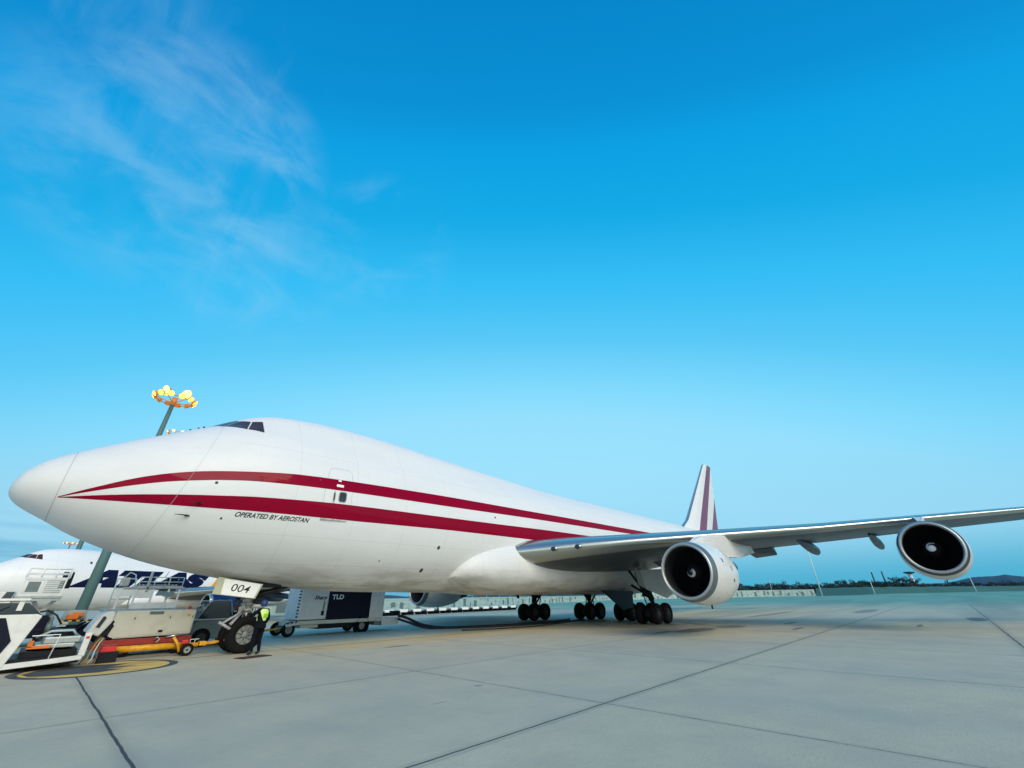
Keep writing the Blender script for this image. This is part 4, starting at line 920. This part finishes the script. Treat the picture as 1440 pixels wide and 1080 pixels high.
# --- E: scissor-lift access platform by the far freighter's door
def rails(c, x0, x1, y, z0, z1, n, r=.03, mid=2):
    for i in range(mid+1): c.tube([(x0, y, z0+(z1-z0)*i/mid), (x1, y, z0+(z1-z0)*i/mid)], r, 8)
    for i in range(n+1):
        x_ = x0+(x1-x0)*i/n; c.tube([(x_, y, z0), (x_, y, z1)], r, 8)
E_ = empty('access_platform', (0, 0, 0), 'white scissor lift access platform with railings by the background airplane door', 'lift platform')
zz = -.05
part('deck', 'vsilver', E_, lambda c: (c.bx(1.02, 2.62, 11.5, 14.5, 2.05, 2.16, bev=.01), c.bx(1.0, 2.6, 11.48, 11.52, 1.93, 2.03)))
part('side_screen', 'vwhite', E_, lambda c: (c.bx(1.05, 2.55, 11.55, 11.60, 2.86, 2.95), c.bx(1.05, 2.55, 11.55, 11.60, 2.16, 2.24), [c.bx(x_-.035, x_+.035, 11.55, 11.60, 2.24, 2.86) for x_ in (1.09, 1.78, 2.51)]))
part('slat', 'vsilver', E_, lambda c: [c.bx(1.84, 2.45, 11.57, 11.61, 2.28+.085*i, 2.335+.085*i) for i in range(7)])
part('window_panel', 'vgrey', E_, lambda c: (c.bx(1.22, 1.66, 11.57, 11.60, 2.32, 2.78), c.bx(1.28, 1.60, 11.55, 11.568, 2.5, 2.53)))
part('guard_rail', 'markwhite', E_, lambda c: rails(c, 1.05, 2.6, 11.7, 2.95, 3.38, 3)); part('guard_rail', 'markwhite', E_, lambda c: rails(c, 1.05, 2.6, 14.3, 2.95, 3.5, 3))
part('scissor_arm', 'vwhite', E_, lambda c: (c.box((2.05, 12.2, 1.35), (.16, .12, 1.7), ry=.55), c.box((2.05, 12.45, 1.35), (.16, .12, 1.7), ry=-.55)))
part('hydraulic_hose', 'hose', E_, lambda c: c.tube([(2.1, 11.9, 1.45), (2.35, 11.6, 1.5), (2.7, 11.4, 1.3), (3.0, 11.3, .9)], .04, 8))
part('base_frame', 'vnavy', E_, lambda c: (c.bx(.2, 3.0, 11.4, 14.4, .35, .72, bev=.03), c.bx(.3, 1.2, 11.35, 12.6, .72, 1.25, bev=.04), c.bx(2.1, 2.5, 11.5, 12.0, .7, 1.3)))
part('driver_cab', 'vwhite', E_, lambda c: c.bx(-.1, .95, 11.6, 13.4, 1.0, 2.35, bev=.06))
part('cab_window', 'vglass', E_, lambda c: c.xz([(.55, 1.95), (.88, 1.95), (.92, 2.33), (.66, 2.33)], 11.56, 11.59))
for x_ in (.6, 2.6): cyl_wheel(E_, (x_, 11.5, .38), .38, .28, mr='rimgrey')

# --- E2: container loader behind the power unit
K = empty('container_loader', (0, 0, 0), 'pale grey container loader with railings rising above the cream power unit', 'loader')
part('bridge_deck', 'vsilver', K, lambda c: (c.bx(4.3, 7.2, 9.9, 12.5, 1.40, 1.52, bev=.01), c.bx(4.7, 7.3, 9.9, 12.5, 2.42, 2.52, bev=.01), c.bx(5.2, 7.2, 10, 12.4, 2.52, 2.58)))
part('side_guard', 'vwhite', K, lambda c: ([c.bx(x_-.045, x_+.045, 9.92, 10.0, 1.52, 2.45) for x_ in (4.62, 5.25, 5.95, 6.62, 7.1)], c.bx(5.2, 7.15, 9.93, 9.97, 1.52, 1.78), c.bx(4.42, 5.25, 9.93, 9.97, 2.1, 2.42), c.bx(5.3, 5.9, 9.94, 9.98, 2.0, 2.4)))
part('grey_awning', 'vgrey', K, lambda c: c.add([(6.05, 9.7, 2.1), (6.85, 9.7, 2.1), (6.98, 10.2, 2.5), (6.25, 10.2, 2.5)], [[0, 1, 2, 3]]))
part('guard_rail', 'steelpale', K, lambda c: (rails(c, 4.35, 5.1, 10.0, 1.5, 2.9, 1, .03, 3), rails(c, 5.3, 7.2, 10.2, 2.55, 3.0, 3, .022, 2), c.tube([(4.55, 10, 2.9), (4.75, 10, 3.2), (5.0, 10, 3.1), (5.1, 10, 2.7)], .03, 8), c.tube([(6.3, 10.2, 3.0), (6.4, 10.2, 3.3)], .02, 6)))
part('control_stand', 'vsilver', K, lambda c: c.bx(4.5, 4.85, 9.9, 10.4, 2.55, 2.95, bev=.03)); part('upright', 'vsilver', K, lambda c: c.bx(5.6, 5.72, 9.9, 10.0, 2.3, 3.25, bev=.02))
part('operator_seat', 'vnavy', K, lambda c: c.bx(4.6, 4.9, 10.3, 10.7, 2.9, 3.1, bev=.04)); part('rear_box', 'vnavy', K, lambda c: c.bx(6.5, 7.0, 10.6, 11.2, 2.6, 3.0, bev=.03))
part('base_frame', 'vnavy', K, lambda c: c.bx(4.2, 7.6, 10, 12.6, .35, 1.0, bev=.04))
part('roller', 'vsilver', K, lambda c: [c.tube([(5.3+.16*i, 10.05, 2.62), (5.3+.16*i, 12.3, 2.62)], .035, 8) for i in range(11)])
for x_ in (4.7, 7.2): cyl_wheel(K, (x_, 10.1, .42), .42, .3, mr='rimgrey')

# --- F: small striped belt tractor with an orange engine cover
O_ = empty('belt_loader', (0, 0, 0), 'dark belt loader with an orange box and black and yellow stripes by the mast foot', 'belt loader')
part('orange_box', 'orange', O_, lambda c: (c.bx(3.12, 3.55, 11.9, 12.6, 1.08, 1.30, bev=.02), c.bx(3.3, 3.7, 11.95, 12.4, 1.2, 1.38, bev=.02)))
part('rear_cover', 'vsilver', O_, lambda c: c.xz([(2.95, 1.05), (3.9, 1.05), (3.85, 1.48), (3.15, 1.50), (3.05, 1.42)], 12.6, 13.6), .03)
part('striped_bar', 'vdark', O_, lambda c: (c.bx(2.9, 4.4, 11.8, 11.9, .98, 1.06), c.bx(2.85, 3.3, 11.7, 11.8, .60, .68)))
part('yellow_stripe', 'yellow', O_, lambda c: [c.bx(2.92+.3*i, 3.05+.3*i, 11.78, 11.799, .985, 1.055) for i in range(5)])
part('warning_board', 'vcream', O_, lambda c: (c.bx(2.86, 3.2, 11.66, 11.7, .92, .99), c.bx(2.86, 3.2, 11.66, 11.7, .78, .85), c.bx(2.80, 3.12, 11.66, 11.7, .62, .70), c.bx(2.80, 3.12, 11.66, 11.7, .48, .55)))
part('frame', 'vnavy', O_, lambda c: (c.bx(3.0, 5.0, 12.0, 13.4, .30, .82, bev=.04), c.tube([(3.1, 11.8, .5), (3.9, 11.8, .95)], .05, 8), c.tube([(3.3, 11.8, .45), (4.1, 11.8, .95)], .04, 8)))
for x_ in (3.4, 4.6): cyl_wheel(O_, (x_, 12.0, .32), .32, .22, mr='rimgrey')

# --- G: worker in a hi-vis vest behind the nose wheel
def person(loc, rz):
    root = empty('person', loc, 'ground worker in dark clothes, hi-vis vest and blue cap reaching up to the nose gear', 'person', rz=rz)
    J = dict(pel=(0, 0, .96), bel=(0, .01, 1.12), chest=(0, .0, 1.33), neck=(0, .03, 1.50), head0=(0, .05, 1.58), head=(0, .06, 1.68),
             sl=(-.19, .02, 1.43), el=(-.33, .20, 1.28), wl=(-.28, .44, 1.34), sr=(.19, .02, 1.43), er=(.29, -.01, 1.15), wr=(.26, .14, .93),
             hl=(-.10, 0, .92), kl=(-.13, .05, .50), al=(-.15, -.02, .09), tl=(-.17, .14, .045), hr=(.10, 0, .92), kr=(.12, .03, .50), ar=(.14, -.05, .09), tr=(.16, .11, .045))
    rad = dict(pel=.155, bel=.14, chest=.165, neck=.058, head0=.085, head=.098, sl=.075, el=.050, wl=.034, sr=.075, er=.050, wr=.034, hl=.10, kl=.066, al=.045, tl=.04, hr=.10, kr=.066, ar=.045, tr=.04)
    Ed = [('pel', 'bel'), ('bel', 'chest'), ('chest', 'neck'), ('neck', 'head0'), ('head0', 'head'), ('chest', 'sl'), ('sl', 'el'), ('el', 'wl'), ('chest', 'sr'), ('sr', 'er'), ('er', 'wr'),
          ('pel', 'hl'), ('hl', 'kl'), ('kl', 'al'), ('al', 'tl'), ('pel', 'hr'), ('hr', 'kr'), ('kr', 'ar'), ('ar', 'tr')]
    names = list(J); V = [J[n] for n in names]; Rr = [rad[n]*(1.0 if n in ('neck', 'head0', 'head', 'wl', 'wr') else 1.2) for n in names]; E2 = [(names.index(a), names.index(b)) for a, b in Ed]
    for side, wn, dr in (('l', 'wl', Vector((.05, 1, .25))), ('r', 'wr', Vector((-.05, .45, -1)))):
        dr = dr.normalized(); W = Vector(J[wn]); pal = W+dr*.055; V.append(pal[:]); Rr.append(.026); ip = len(V)-1; E2.append((names.index(wn), ip))
        lat = dr.cross(Vector((0, 0, 1))).normalized()
        for k, (off, ln) in enumerate(((-.033, .065), (-.011, .078), (.011, .074), (.031, .058))):
            prev = ip
            for j, t in enumerate((.035, .035+ln*.55, .035+ln)):
                q = pal+dr*t+lat*off*(1+.1*j)+Vector((0, 0, -.008*j*j)); V.append(q[:]); Rr.append((.011, .009, .007)[j]); E2.append((prev, len(V)-1)); prev = len(V)-1
        sg = 1 if side == 'l' else -1; prev = ip
        for j, (a, b) in enumerate(((.0, .035), (.03, .05))):
            q = pal+dr*a+lat*sg*b; V.append(q[:]); Rr.append((.012, .009)[j]); E2.append((prev, len(V)-1)); prev = len(V)-1
    me = bpy.data.meshes.new('body'); me.from_pydata(V, E2, []); ob = bpy.data.objects.new('body', me); scn.collection.objects.link(ob)
    sk = ob.modifiers.new('s', 'SKIN'); su = ob.modifiers.new('u', 'SUBSURF'); su.levels = su.render_levels = 2
    for v, r_ in zip(me.skin_vertices[0].data, Rr): v.radius = (r_, r_)
    me.skin_vertices[0].data[0].use_root = True
    bpy.context.view_layer.update()
    em = bpy.data.meshes.new_from_object(ob.evaluated_get(bpy.context.evaluated_depsgraph_get())); bpy.data.objects.remove(ob)
    ob = bpy.data.objects.new('body', em); scn.collection.objects.link(ob); ob.parent = root
    em.materials.clear()
    for q in ('cloth', 'skin', 'boot'): em.materials.append(M[q])
    wl, wr = Vector(J['wl']), Vector(J['wr'])
    for p in em.polygons:
        c = p.center; p.use_smooth = True
        p.material_index = 1 if (c.z > 1.515 or (c-wl).length < .2 and c.y > J['wl'][1] or (c-wr).length < .2 and c.z < J['wr'][2]) else (2 if c.z < .13 else 0)
    # face (turned away from the camera), ears, cap
    part('face', 'skin', ob, lambda c: (c.sphere((0, .165, 1.655), .022, n=10, sc=(.8, 1.2, 1)), c.sphere((-.098, .06, 1.66), .026, n=10, sc=(.4, .8, 1.2)), c.sphere((.098, .06, 1.66), .026, n=10, sc=(.4, .8, 1.2)), c.box((0, .152, 1.61), (.05, .01, .012))))
    part('eyes', 'text', ob, lambda c: (c.sphere((-.035, .150, 1.69), .012, n=8), c.sphere((.035, .150, 1.69), .012, n=8)))
    part('cap', 'cap', root, lambda c: (c.lathe([(0, .118), (.05, .116), (.10, .09), (.13, .045), (.135, .001)], (0, .055, 1.665), (0, -.1, 1), 24), c.box((0, .19, 1.69), (.15, .12, .015), rx=-.15, bev=.005), c.lathe([(-.09, .09), (-.04, .115), (0, .12)], (0, .05, 1.665), (0, -.1, 1), 24)))
    def vest(c, k=1.0):
        vs = []; n = 28
        for i, (z, rx, ry) in enumerate(((1.10, .185, .155), (1.2, .19, .16), (1.32, .205, .168), (1.42, .215, .15), (1.49, .13, .10))):
            for j in range(n):
                a = 2*math.pi*j/n; vs.append((rx*math.cos(a), .01+ry*math.sin(a), z))
        c.add(vs, [[i*n+j, i*n+(j+1) % n, (i+1)*n+(j+1) % n, (i+1)*n+j] for i in range(4) for j in range(n)], smooth=True)
    v_ = part('vest', 'vest', root, vest)
    part('back_patch', 'vest2', v_, lambda c: c.add([(-.09, -.168, 1.20), (.09, -.168, 1.20), (.09, -.172, 1.33), (-.09, -.172, 1.33)], [[0, 1, 2, 3]]))
    part('jacket', 'cloth', root, lambda c: c.lathe([(0, .205), (.12, .19), (.2, .17), (.24, .16)], (0, 0, .86), (0, 0, 1), 24))
    return root
person((7.93, -1.58, 0), R(22))
tr = tag(part('floor_mat', 'tray', None, lambda c: c.box((7.72, -2.25, .012), (1.05, .55, .02), rz=.25, bev=.004)), 'dark red mat lying on the apron below the nose wheel', 'mat')
# --- H: towed air conditioning / power cart
Gc = empty('generator_cart', (0, 0, 0), 'towed box cart with a black middle panel and white ends under the fuselage', 'generator cart')
part('front_housing', 'vwhite', Gc, lambda c: c.bx(12.22, 13.84, 6.0, 8.0, .78, 2.42, bev=.04)); part('rear_housing', 'vwhite', Gc, lambda c: c.bx(16.58, 17.55, 6.0, 8.0, .74, 2.42, bev=.04))
bp_ = part('black_panel', 'vnavy', Gc, lambda c: c.bx(13.85, 16.57, 5.985, 8.0, .78, 2.44, bev=.01))
Gs = Vector((0, 5.98, 0))
def flat(x0, z0, y_): return lambda u, v: Vector((x0+u, y_, z0+v))
text_on('lettering', 'TLD', bp_, flat(14.02, 1.80, 5.975), .72, .25, 'markwhite', offset=.03)
M['purple'] = mat('dark_purple_lettering', (.05, .012, .05, 1), .5); M['green'] = mat('green_label', (.12, .25, .10, 1), .5)
text_on('logo', 'Sharp', Gc, flat(12.98, 1.74, 5.99), .74, .27, 'purple', shear=.25, offset=.03)
part('side_label', 'green', Gc, lambda c: c.bx(13.56, 13.64, 5.975, 5.995, 1.25, 1.70)); part('warning_label', 'vdark', Gc, lambda c: c.bx(13.50, 13.66, 5.975, 5.995, .98, 1.22))
part('front_rivet_strip', 'vnavy', Gc, lambda c: [c.box((12.17, 6.05, .95+.16*i), (.09, .06, .07)) for i in range(10)])
part('chassis', 'vcream', Gc, lambda c: (c.bx(11.9, 17.5, 6.0, 6.12, .55, .74, bev=.01), c.bx(11.9, 17.5, 7.9, 8.02, .55, .74, bev=.01), c.bx(11.9, 12.0, 6.0, 8.0, .5, .74), c.bx(12.2, 17.4, 6.1, 7.9, .66, .73), c.xz([(11.65, .60), (12.2, .72), (12.2, .55), (11.7, .48)], 5.98, 6.06)))
part('hazard_stripe', 'vdark', Gc, lambda c: [c.add([(11.72+.2*i, 5.97, .60+.03*i), (11.80+.2*i, 5.97, .60+.03*i), (11.86+.2*i, 5.97, .68+.03*i), (11.78+.2*i, 5.97, .68+.03*i)], [[0, 1, 2, 3]]) for i in range(3)])
part('battery_box', 'vcream', Gc, lambda c: c.bx(12.5, 13.5, 6.1, 6.9, .38, .54, bev=.02)); part('fuel_tank', 'vdark', Gc, lambda c: c.bx(13.5, 15.6, 6.1, 7.8, .30, .54, bev=.03)); part('tail_box', 'vgrey', Gc, lambda c: c.bx(17.0, 17.45, 6.0, 6.5, .34, .54, bev=.01))
part('wheel_arch', 'vdark', Gc, lambda c: c.lathe([(-.2, .44), (.2, .44)], (16.2, 6.15, .35), (0, 1, 0), 28))
for x_ in (11.9, 16.2):
    for y_ in (6.15, 7.85): cyl_wheel(Gc, (x_, y_, .34), .34, .24)
part('drawbar', 'yellow', Gc, lambda c: (c.tube([(11.9, 6.6, .42), (11.3, 6.3, .40), (10.6, 6.2, .36)], .05, 8), c.tube([(11.9, 7.2, .42), (11.3, 6.5, .40)], .04, 8)))
part('air_chute', 'vwhite', Gc, lambda c: c.add([(17.5, 6.0, .74), (18.9, 6.0, .70), (18.7, 6.0, .34), (17.5, 6.0, .30), (17.5, 7.6, .74), (18.9, 7.6, .70), (18.7, 7.6, .34), (17.5, 7.6, .30)], [[0, 1, 2, 3], [4, 7, 6, 5], [0, 4, 5, 1], [3, 2, 6, 7], [1, 5, 6, 2]]))
part('outlet', 'vdark', Gc, lambda c: (c.bx(17.55, 18.5, 5.95, 6.6, .80, .98, bev=.02), c.bx(18.3, 18.75, 5.9, 6.5, .88, 1.08, bev=.02)))
part('side_mirror', 'markwhite', Gc, lambda c: c.xz([(17.0, 2.3), (17.35, 2.1), (17.3, 1.95)], 5.93, 5.97))
for k, (pts, lab) in enumerate((([(18.6, 5.9, .82), (19.2, 5.6, .62), (19.9, 5.0, .25), (20.8, 4.0, .07), (22.5, 2.8, .06), (25.5, 1.9, .06), (29, 2.0, .06), (31.5, 2.4, .06), (33.6, 3.2, .06)], 'upper black hose curving down from the cart and along the apron'),
                                ([(18.5, 5.7, .62), (19.1, 5.3, .40), (19.8, 4.6, .12), (20.9, 3.6, .06), (23, 2.2, .06), (26, 1.4, .06), (30, 1.3, .06), (33, 1.2, .06)], 'lower black hose with a shorter drop beside the cart'),
                                ([(20.0, 1.0, .05), (22, .1, .05), (25, -.3, .05), (28, .2, .05), (31, 1.0, .05)], 'thin black hose lying alone on the apron in front of the other hoses'))):
    # smooth the path
    P = [Vector(p) for p in pts]; Q = []
    for i in range(len(P)-1):
        p0, p1, p2, p3 = P[max(i-1, 0)], P[i], P[i+1], P[min(i+2, len(P)-1)]
        for j in range(8):
            t = j/8; Q.append(.5*((2*p1)+(p2-p0)*t+(2*p0-5*p1+4*p2-p3)*t*t+(3*p1-p0-3*p2+p3)*t**3))
    Q.append(P[-1]); c = MB(); c.tube(Q, (.085, .07, .03)[k], 10); tag(c.build('hose', 'hose'), lab, 'hose', 'hoses on the apron')

# ---------------------------------------------------------------- floodlight masts
def lamp_mast(loc, h, r0, label, near, nl=12, group='apron floodlight masts'):
    root = empty('floodlight_mast', loc, label, 'floodlight mast', group)
    part('pole', 'mast', root, lambda c: (c.tube([(0, 0, 0), (0, 0, h*.33), (0, 0, h*.66), (0, 0, h)], [r0, r0*.82, r0*.62, r0*.42], 20), c.lathe([(0, r0*1.5), (.25, r0*1.5), (.25, r0)], n=20, ax=(0, 0, 1)) if False else c.tube([(0, 0, 0), (0, 0, .3)], r0*1.5, 20)))
    part('crown_ring', 'lamphouse', root, lambda c: ([c.tube([(1.9*math.cos(a), 1.9*math.sin(a), h), (1.9*math.cos(a+.27), 1.9*math.sin(a+.27), h)], .06, 6) for a in [i*2*math.pi/24 for i in range(24)]],
         [c.tube([(0, 0, h-.5), (1.9*math.cos(a), 1.9*math.sin(a), h)], .05, 6) for a in [i*math.pi/3 for i in range(6)]], c.tube([(0, 0, h-.7), (0, 0, h+.3)], .3, 12)))
    for i in range(nl):
        a = 2*math.pi*i/nl+.2; d = Vector((math.cos(a), math.sin(a), 0)); p = d*2.15+Vector((0, 0, h+.05)); ax = (d+Vector((0, 0, -.75))).normalized()
        f = part('floodlight', 'lamphouse', root, lambda c: c.lathe([(-.42, .05), (-.38, .2), (.0, .34), (.02, .36)], p, ax, 14))
        part('lens', near, f, lambda c: c.lathe([(.0, .33), (.08, .2), (.1, .001)], p, ax, 14))
    for i in range(2 if near == 'lamp' else 0):
        a = (3.6, 5.4)[i]; d = Vector((math.cos(a), math.sin(a), 0)); p = d*1.3+Vector((0, 0, h+.75)); ax = (d*1.0+Vector((0, 0, -.5))).normalized()
        f = part('floodlight', 'lamphouse', root, lambda c: c.lathe([(-.5, .08), (-.4, .35), (.0, .62), (.03, .64)], p, ax, 18))
        part('lens', 'lampcore', f, lambda c: c.lathe([(.0, .61), (.12, .4), (.16, .001)], p, ax, 18))
    return root
mA = lamp_mast((5.2, 42, gz(42)), 25.1, .50, 'tall grey green floodlight mast with its glowing crown above the airplane nose', 'lamp')
mA.rotation_euler = (R(1.1), R(1.3), 0)
lamp_mast((4.6, 229, -.8), 24.5, .40, 'distant floodlight mast glowing just under the airplane nose', 'lampfar', 8)
lamp_mast((4.0, 79.1, -.8), 27, .42, 'thick dark mast rising behind the background airplane roof', 'lampfar', 8)
lamp_mast((12.6, 98.7, -.8), 38.0, .42, 'far mast whose lamps just peep over the airplane nose', 'lampfar', 8)

M['lampnear'] = mat('sodium_lamp_near', (1, .6, .2, 1), .5, emit=(1, .50, .06, 1), estr=45)
for x_, lb in ((4.9, 'left'), (11.0, 'right')): lamp_mast((x_, -48, 0), 26.6, .45, 'floodlight mast whose orange lamps make the %s glint in the upper maroon stripe' % lb, 'lampnear', 10)
# ---------------------------------------------------------------- dolly train and far fence
def dolly():
    d = empty('cargo_dolly', (0, 0, 0), 'low cargo dolly in the long row parked behind the airplane', 'cargo dolly', 'low cargo dollies parked in a row')
    part('deck', 'vdark', d, lambda c: c.bx(-1.4, 1.4, -.8, .8, .36, .58))
    part('side_sheet', 'markwhite', d, lambda c: c.bx(-.95, .85, -.86, -.805, .50, .92))
    part('cargo_net', 'steelpale', d, lambda c: (c.sphere((-.4, 0, .8), .45, n=10, sc=(1.2, 1, .5)), c.box((.7, 0, .78), (.5, .9, .3), bev=.05)))
    for x_ in (-.9, .9): part('wheel', 'tyre', d, lambda c: c.lathe([(-.7, .001), (-.7, .25), (.7, .25), (.7, .001)], (x_, 0, .25), (0, 1, 0), 14))
    return d
d0 = dolly(); a, b = Vector((45.5, 52.2, -.8)), Vector((79.5, 54.6, -.8)); nd = 12; ang = math.atan2((b-a).y, (b-a).x)
for i in range(nd):
    d = d0 if i == 0 else copy_tree(d0); d.location = a.lerp(b, i/(nd-1)); d.rotation_euler.z = ang+random.uniform(-.02, .02)
def tower_pole(x, y, z0, h, r, m, label, name='light_pole', arm=True, cat='light pole', group='thin light poles on the far side'):
    t = empty(name, (x, y, z0), label, cat, group)
    part('pole', m, t, lambda c: c.tube([(0, 0, 0), (0, 0, h)], [r, r*.6], 8))
    if arm: part('lamp_head', m, t, lambda c: c.box((0, 0, h), (r*2, r*4, r*1.5), bev=r*.3))
    return t
tower_pole(415, 51, -.8, 38, .48, 'mastfar', 'tallest thin white pole rising behind the wing between the engines')
tower_pole(399.8, 17.7, -.8, 9.6, .26, 'mastfar', 'short white pole standing just left of the outboard engine')
tower_pole(451.5, -33, -.8, 10.5, .28, 'mastfar', 'short white pole standing right of the outboard engine')
tower_pole(437.8, 90, -.8, 13.5, .28, 'steelpale', 'faint short pole just right of the inboard engine')
tower_pole(227.7, 86, -.8, 6.7, .22, 'mastfar', 'left one of two small white poles beside the inboard engine inlet')
tower_pole(228.7, 83.9, -.8, 6.5, .2, 'mastfar', 'right one of two small white poles beside the inboard engine inlet')
tower_pole(698.8, 42.3, -.8, 23.5, 1.1, 'polebk', 'dark chimney standing among the far trees, left of the two', 'chimney', False, 'chimney', 'far chimneys')
tower_pole(799, 40.2, 8, 18.5, 1.2, 'polebk', 'dark chimney standing among the far trees, right of the two', 'chimney', False, 'chimney', 'far chimneys')
wt = empty('water_tower', (701, 8.1, -.8), 'small flat topped tower above the far trees beside the outboard engine', 'tower')
part('shaft', 'mastfar', wt, lambda c: c.tube([(0, 0, 0), (0, 0, 20)], [3.2, 1.8], 16)); part('platform', 'polebk', wt, lambda c: c.lathe([(20, 1.8), (21, 5.2), (22.2, 5.2), (22.6, 1)], n=20, ax=(0, 0, 1)))
for i in range(9):
    x_ = 60+i*9.5; y_ = 66+i*4.2
    tower_pole(x_, y_, -.8, random.uniform(3.2, 4.6), .07, 'steelpale', 'thin pale post behind the dolly row', 'fence_post', False, 'post', 'thin posts behind the dollies')
def fence(pts, h, label, stain, pw=4.2, seed=3):
    random.seed(seed); root = empty('boundary_wall', (0, 0, 0), label, 'wall'); p_ = MB(); q_ = MB(); r_ = MB(); tot = 0
    for (x0, y0), (x1, y1) in zip(pts, pts[1:]):
        a, b = Vector((x0, y0, -.8)), Vector((x1, y1, -.8)); l = (b-a).length; n = max(1, int(l/pw)); an = math.atan2(b.y-a.y, b.x-a.x); d = (b-a)/n; nrm = Vector((math.sin(an), -math.cos(an), 0))
        p_.box(((a+b)/2)+Vector((0, 0, h/2)), (l, .3, h), rz=an)
        for i in range(n):
            c = a+d*i; p_.box(c+Vector((0, 0, h/2))+nrm*.1, (.35, .45, h+.3), rz=an)
            if random.random() < stain:
                hh = h*random.uniform(.3, .9); q_.box(c+d*random.uniform(.2, .8)+Vector((0, 0, h-hh/2-random.uniform(0, h-hh)))+nrm*.17, (pw*random.uniform(.1, .5), .03, hh), rz=an, ry=random.uniform(-.25, .25))
        r_.box(((a+b)/2)+Vector((0, 0, h+.12)), (l, .5, .24), rz=an)
    p_.build('panel', 'wall', root); tag(q_.build('stain', 'wallstain', root), kind='stuff'); r_.build('capping', 'steelpale', root); return root
fence([(26, 92), (60, 79), (84, 86), (130, 104), (170, 116), (268, 144)], 2.5, 'pale concrete boundary wall with dark patches, seen under the fuselage', .8)
fence([(268, 144), (330, 125), (411, 98), (430, 84), (446, 61)], 4.6, 'pale boundary wall with dark patches behind the inboard engine, ending at the grass bank', .85, 5.5)

# ---------------------------------------------------------------- trees
def tree_proto(k, leafm, h=12., r=5.5, nq=1100):
    random.seed(40+k); t = empty('broadleaf_tree', (0, 0, 0), 'dark bushy tree in the far line of trees', 'tree', 'trees along the horizon')
    def trunk(c):
        c.tube([(0, 0, 0), (.1, 0, h*.3), (.2, .1, h*.6)], [.45, .32, .15], 8)
        for i in range(5):
            a = random.uniform(0, 6.28); c.tube([(.1, 0, h*(.25+.07*i)), (math.cos(a)*r*.5, math.sin(a)*r*.5, h*(.5+.07*i))], [.16, .05], 6)
    part('trunk', 'bark', t, trunk)
    cl = [(Vector((random.gauss(0, r*.42), random.gauss(0, r*.42), h*random.uniform(.16, .88))), random.uniform(1.0, 2.2)) for _ in range(22)]
    c = MB(); vs = []; fs = []
    for i in range(nq):
        o, rr = random.choice(cl); d = Vector((random.gauss(0, 1), random.gauss(0, 1), random.gauss(0, .8))).normalized()*rr*random.uniform(.45, 1.0)
        p = o+d; n = Vector((random.gauss(0, 1), random.gauss(0, 1), random.gauss(0, 1))).normalized(); u = n.orthogonal().normalized(); v = n.cross(u); s = random.uniform(.22, .48)
        b = len(vs); vs += [p-u*s, p+v*s*.6, p+u*s, p-v*s*.6]; fs.append([b, b+1, b+2, b+3])
    c.add(vs, fs); c.build('crown', leafm, t, fixn=False); return t
protos = [tree_proto(i, ('leaf', 'leaf2', 'leaf')[i], (12, 11, 13)[i], (5.8, 6.4, 4.8)[i]) for i in range(3)]
random.seed(5); spots = []
cx0, cy0 = 1.67, -20.84
def bear(px, D):      # metres along the far line: spots are plain bearings and distances from the stand
    return None
n1 = 112
for i in range(n1):       # behind the bank and the wall, 470-620 m away
    a = R(-6.5+ i*24.5/(n1-1)+random.uniform(-.12, .12)); D_ = random.uniform(580, 640) if R(1.5) < a < R(5) else random.uniform(500, 600) if a > R(1.5) else random.uniform(800, 860); s_ = random.uniform(.75, 1.12)*(1 if a > R(1.5) else 1.05)
    spots.append((cx0+D_*math.cos(a), cy0+D_*math.sin(a), s_))
for i in range(34):       # the low left stretch
    a = R(15.5+i*33/33+random.uniform(-.3, .3)); D_ = random.uniform(560, 760); s_ = random.uniform(.30, .5)
    spots.append((cx0+D_*math.cos(a), cy0+D_*math.sin(a), s_))
special = [(555.6, 61.1, 1.12), (556.7, 53.8, 1.08), (559.6, 26.8, 1.0), (560.5, 15.1, 1.22), (560.7, 10.6, 1.12), (561.0, 5.0, 1.05)]
used = [0, 0, 0]
for i, (x_, y_, s_) in enumerate(spots+special):
    k = random.randrange(3); t = protos[k] if not used[k] else copy_tree(protos[k]); used[k] = 1
    t.location = (x_, y_, -.8 if i < len(spots) else .2); t.rotation_euler.z = random.uniform(0, 6.28); t.scale = (s_*random.uniform(.9, 1.3), s_*random.uniform(.9, 1.3), s_)
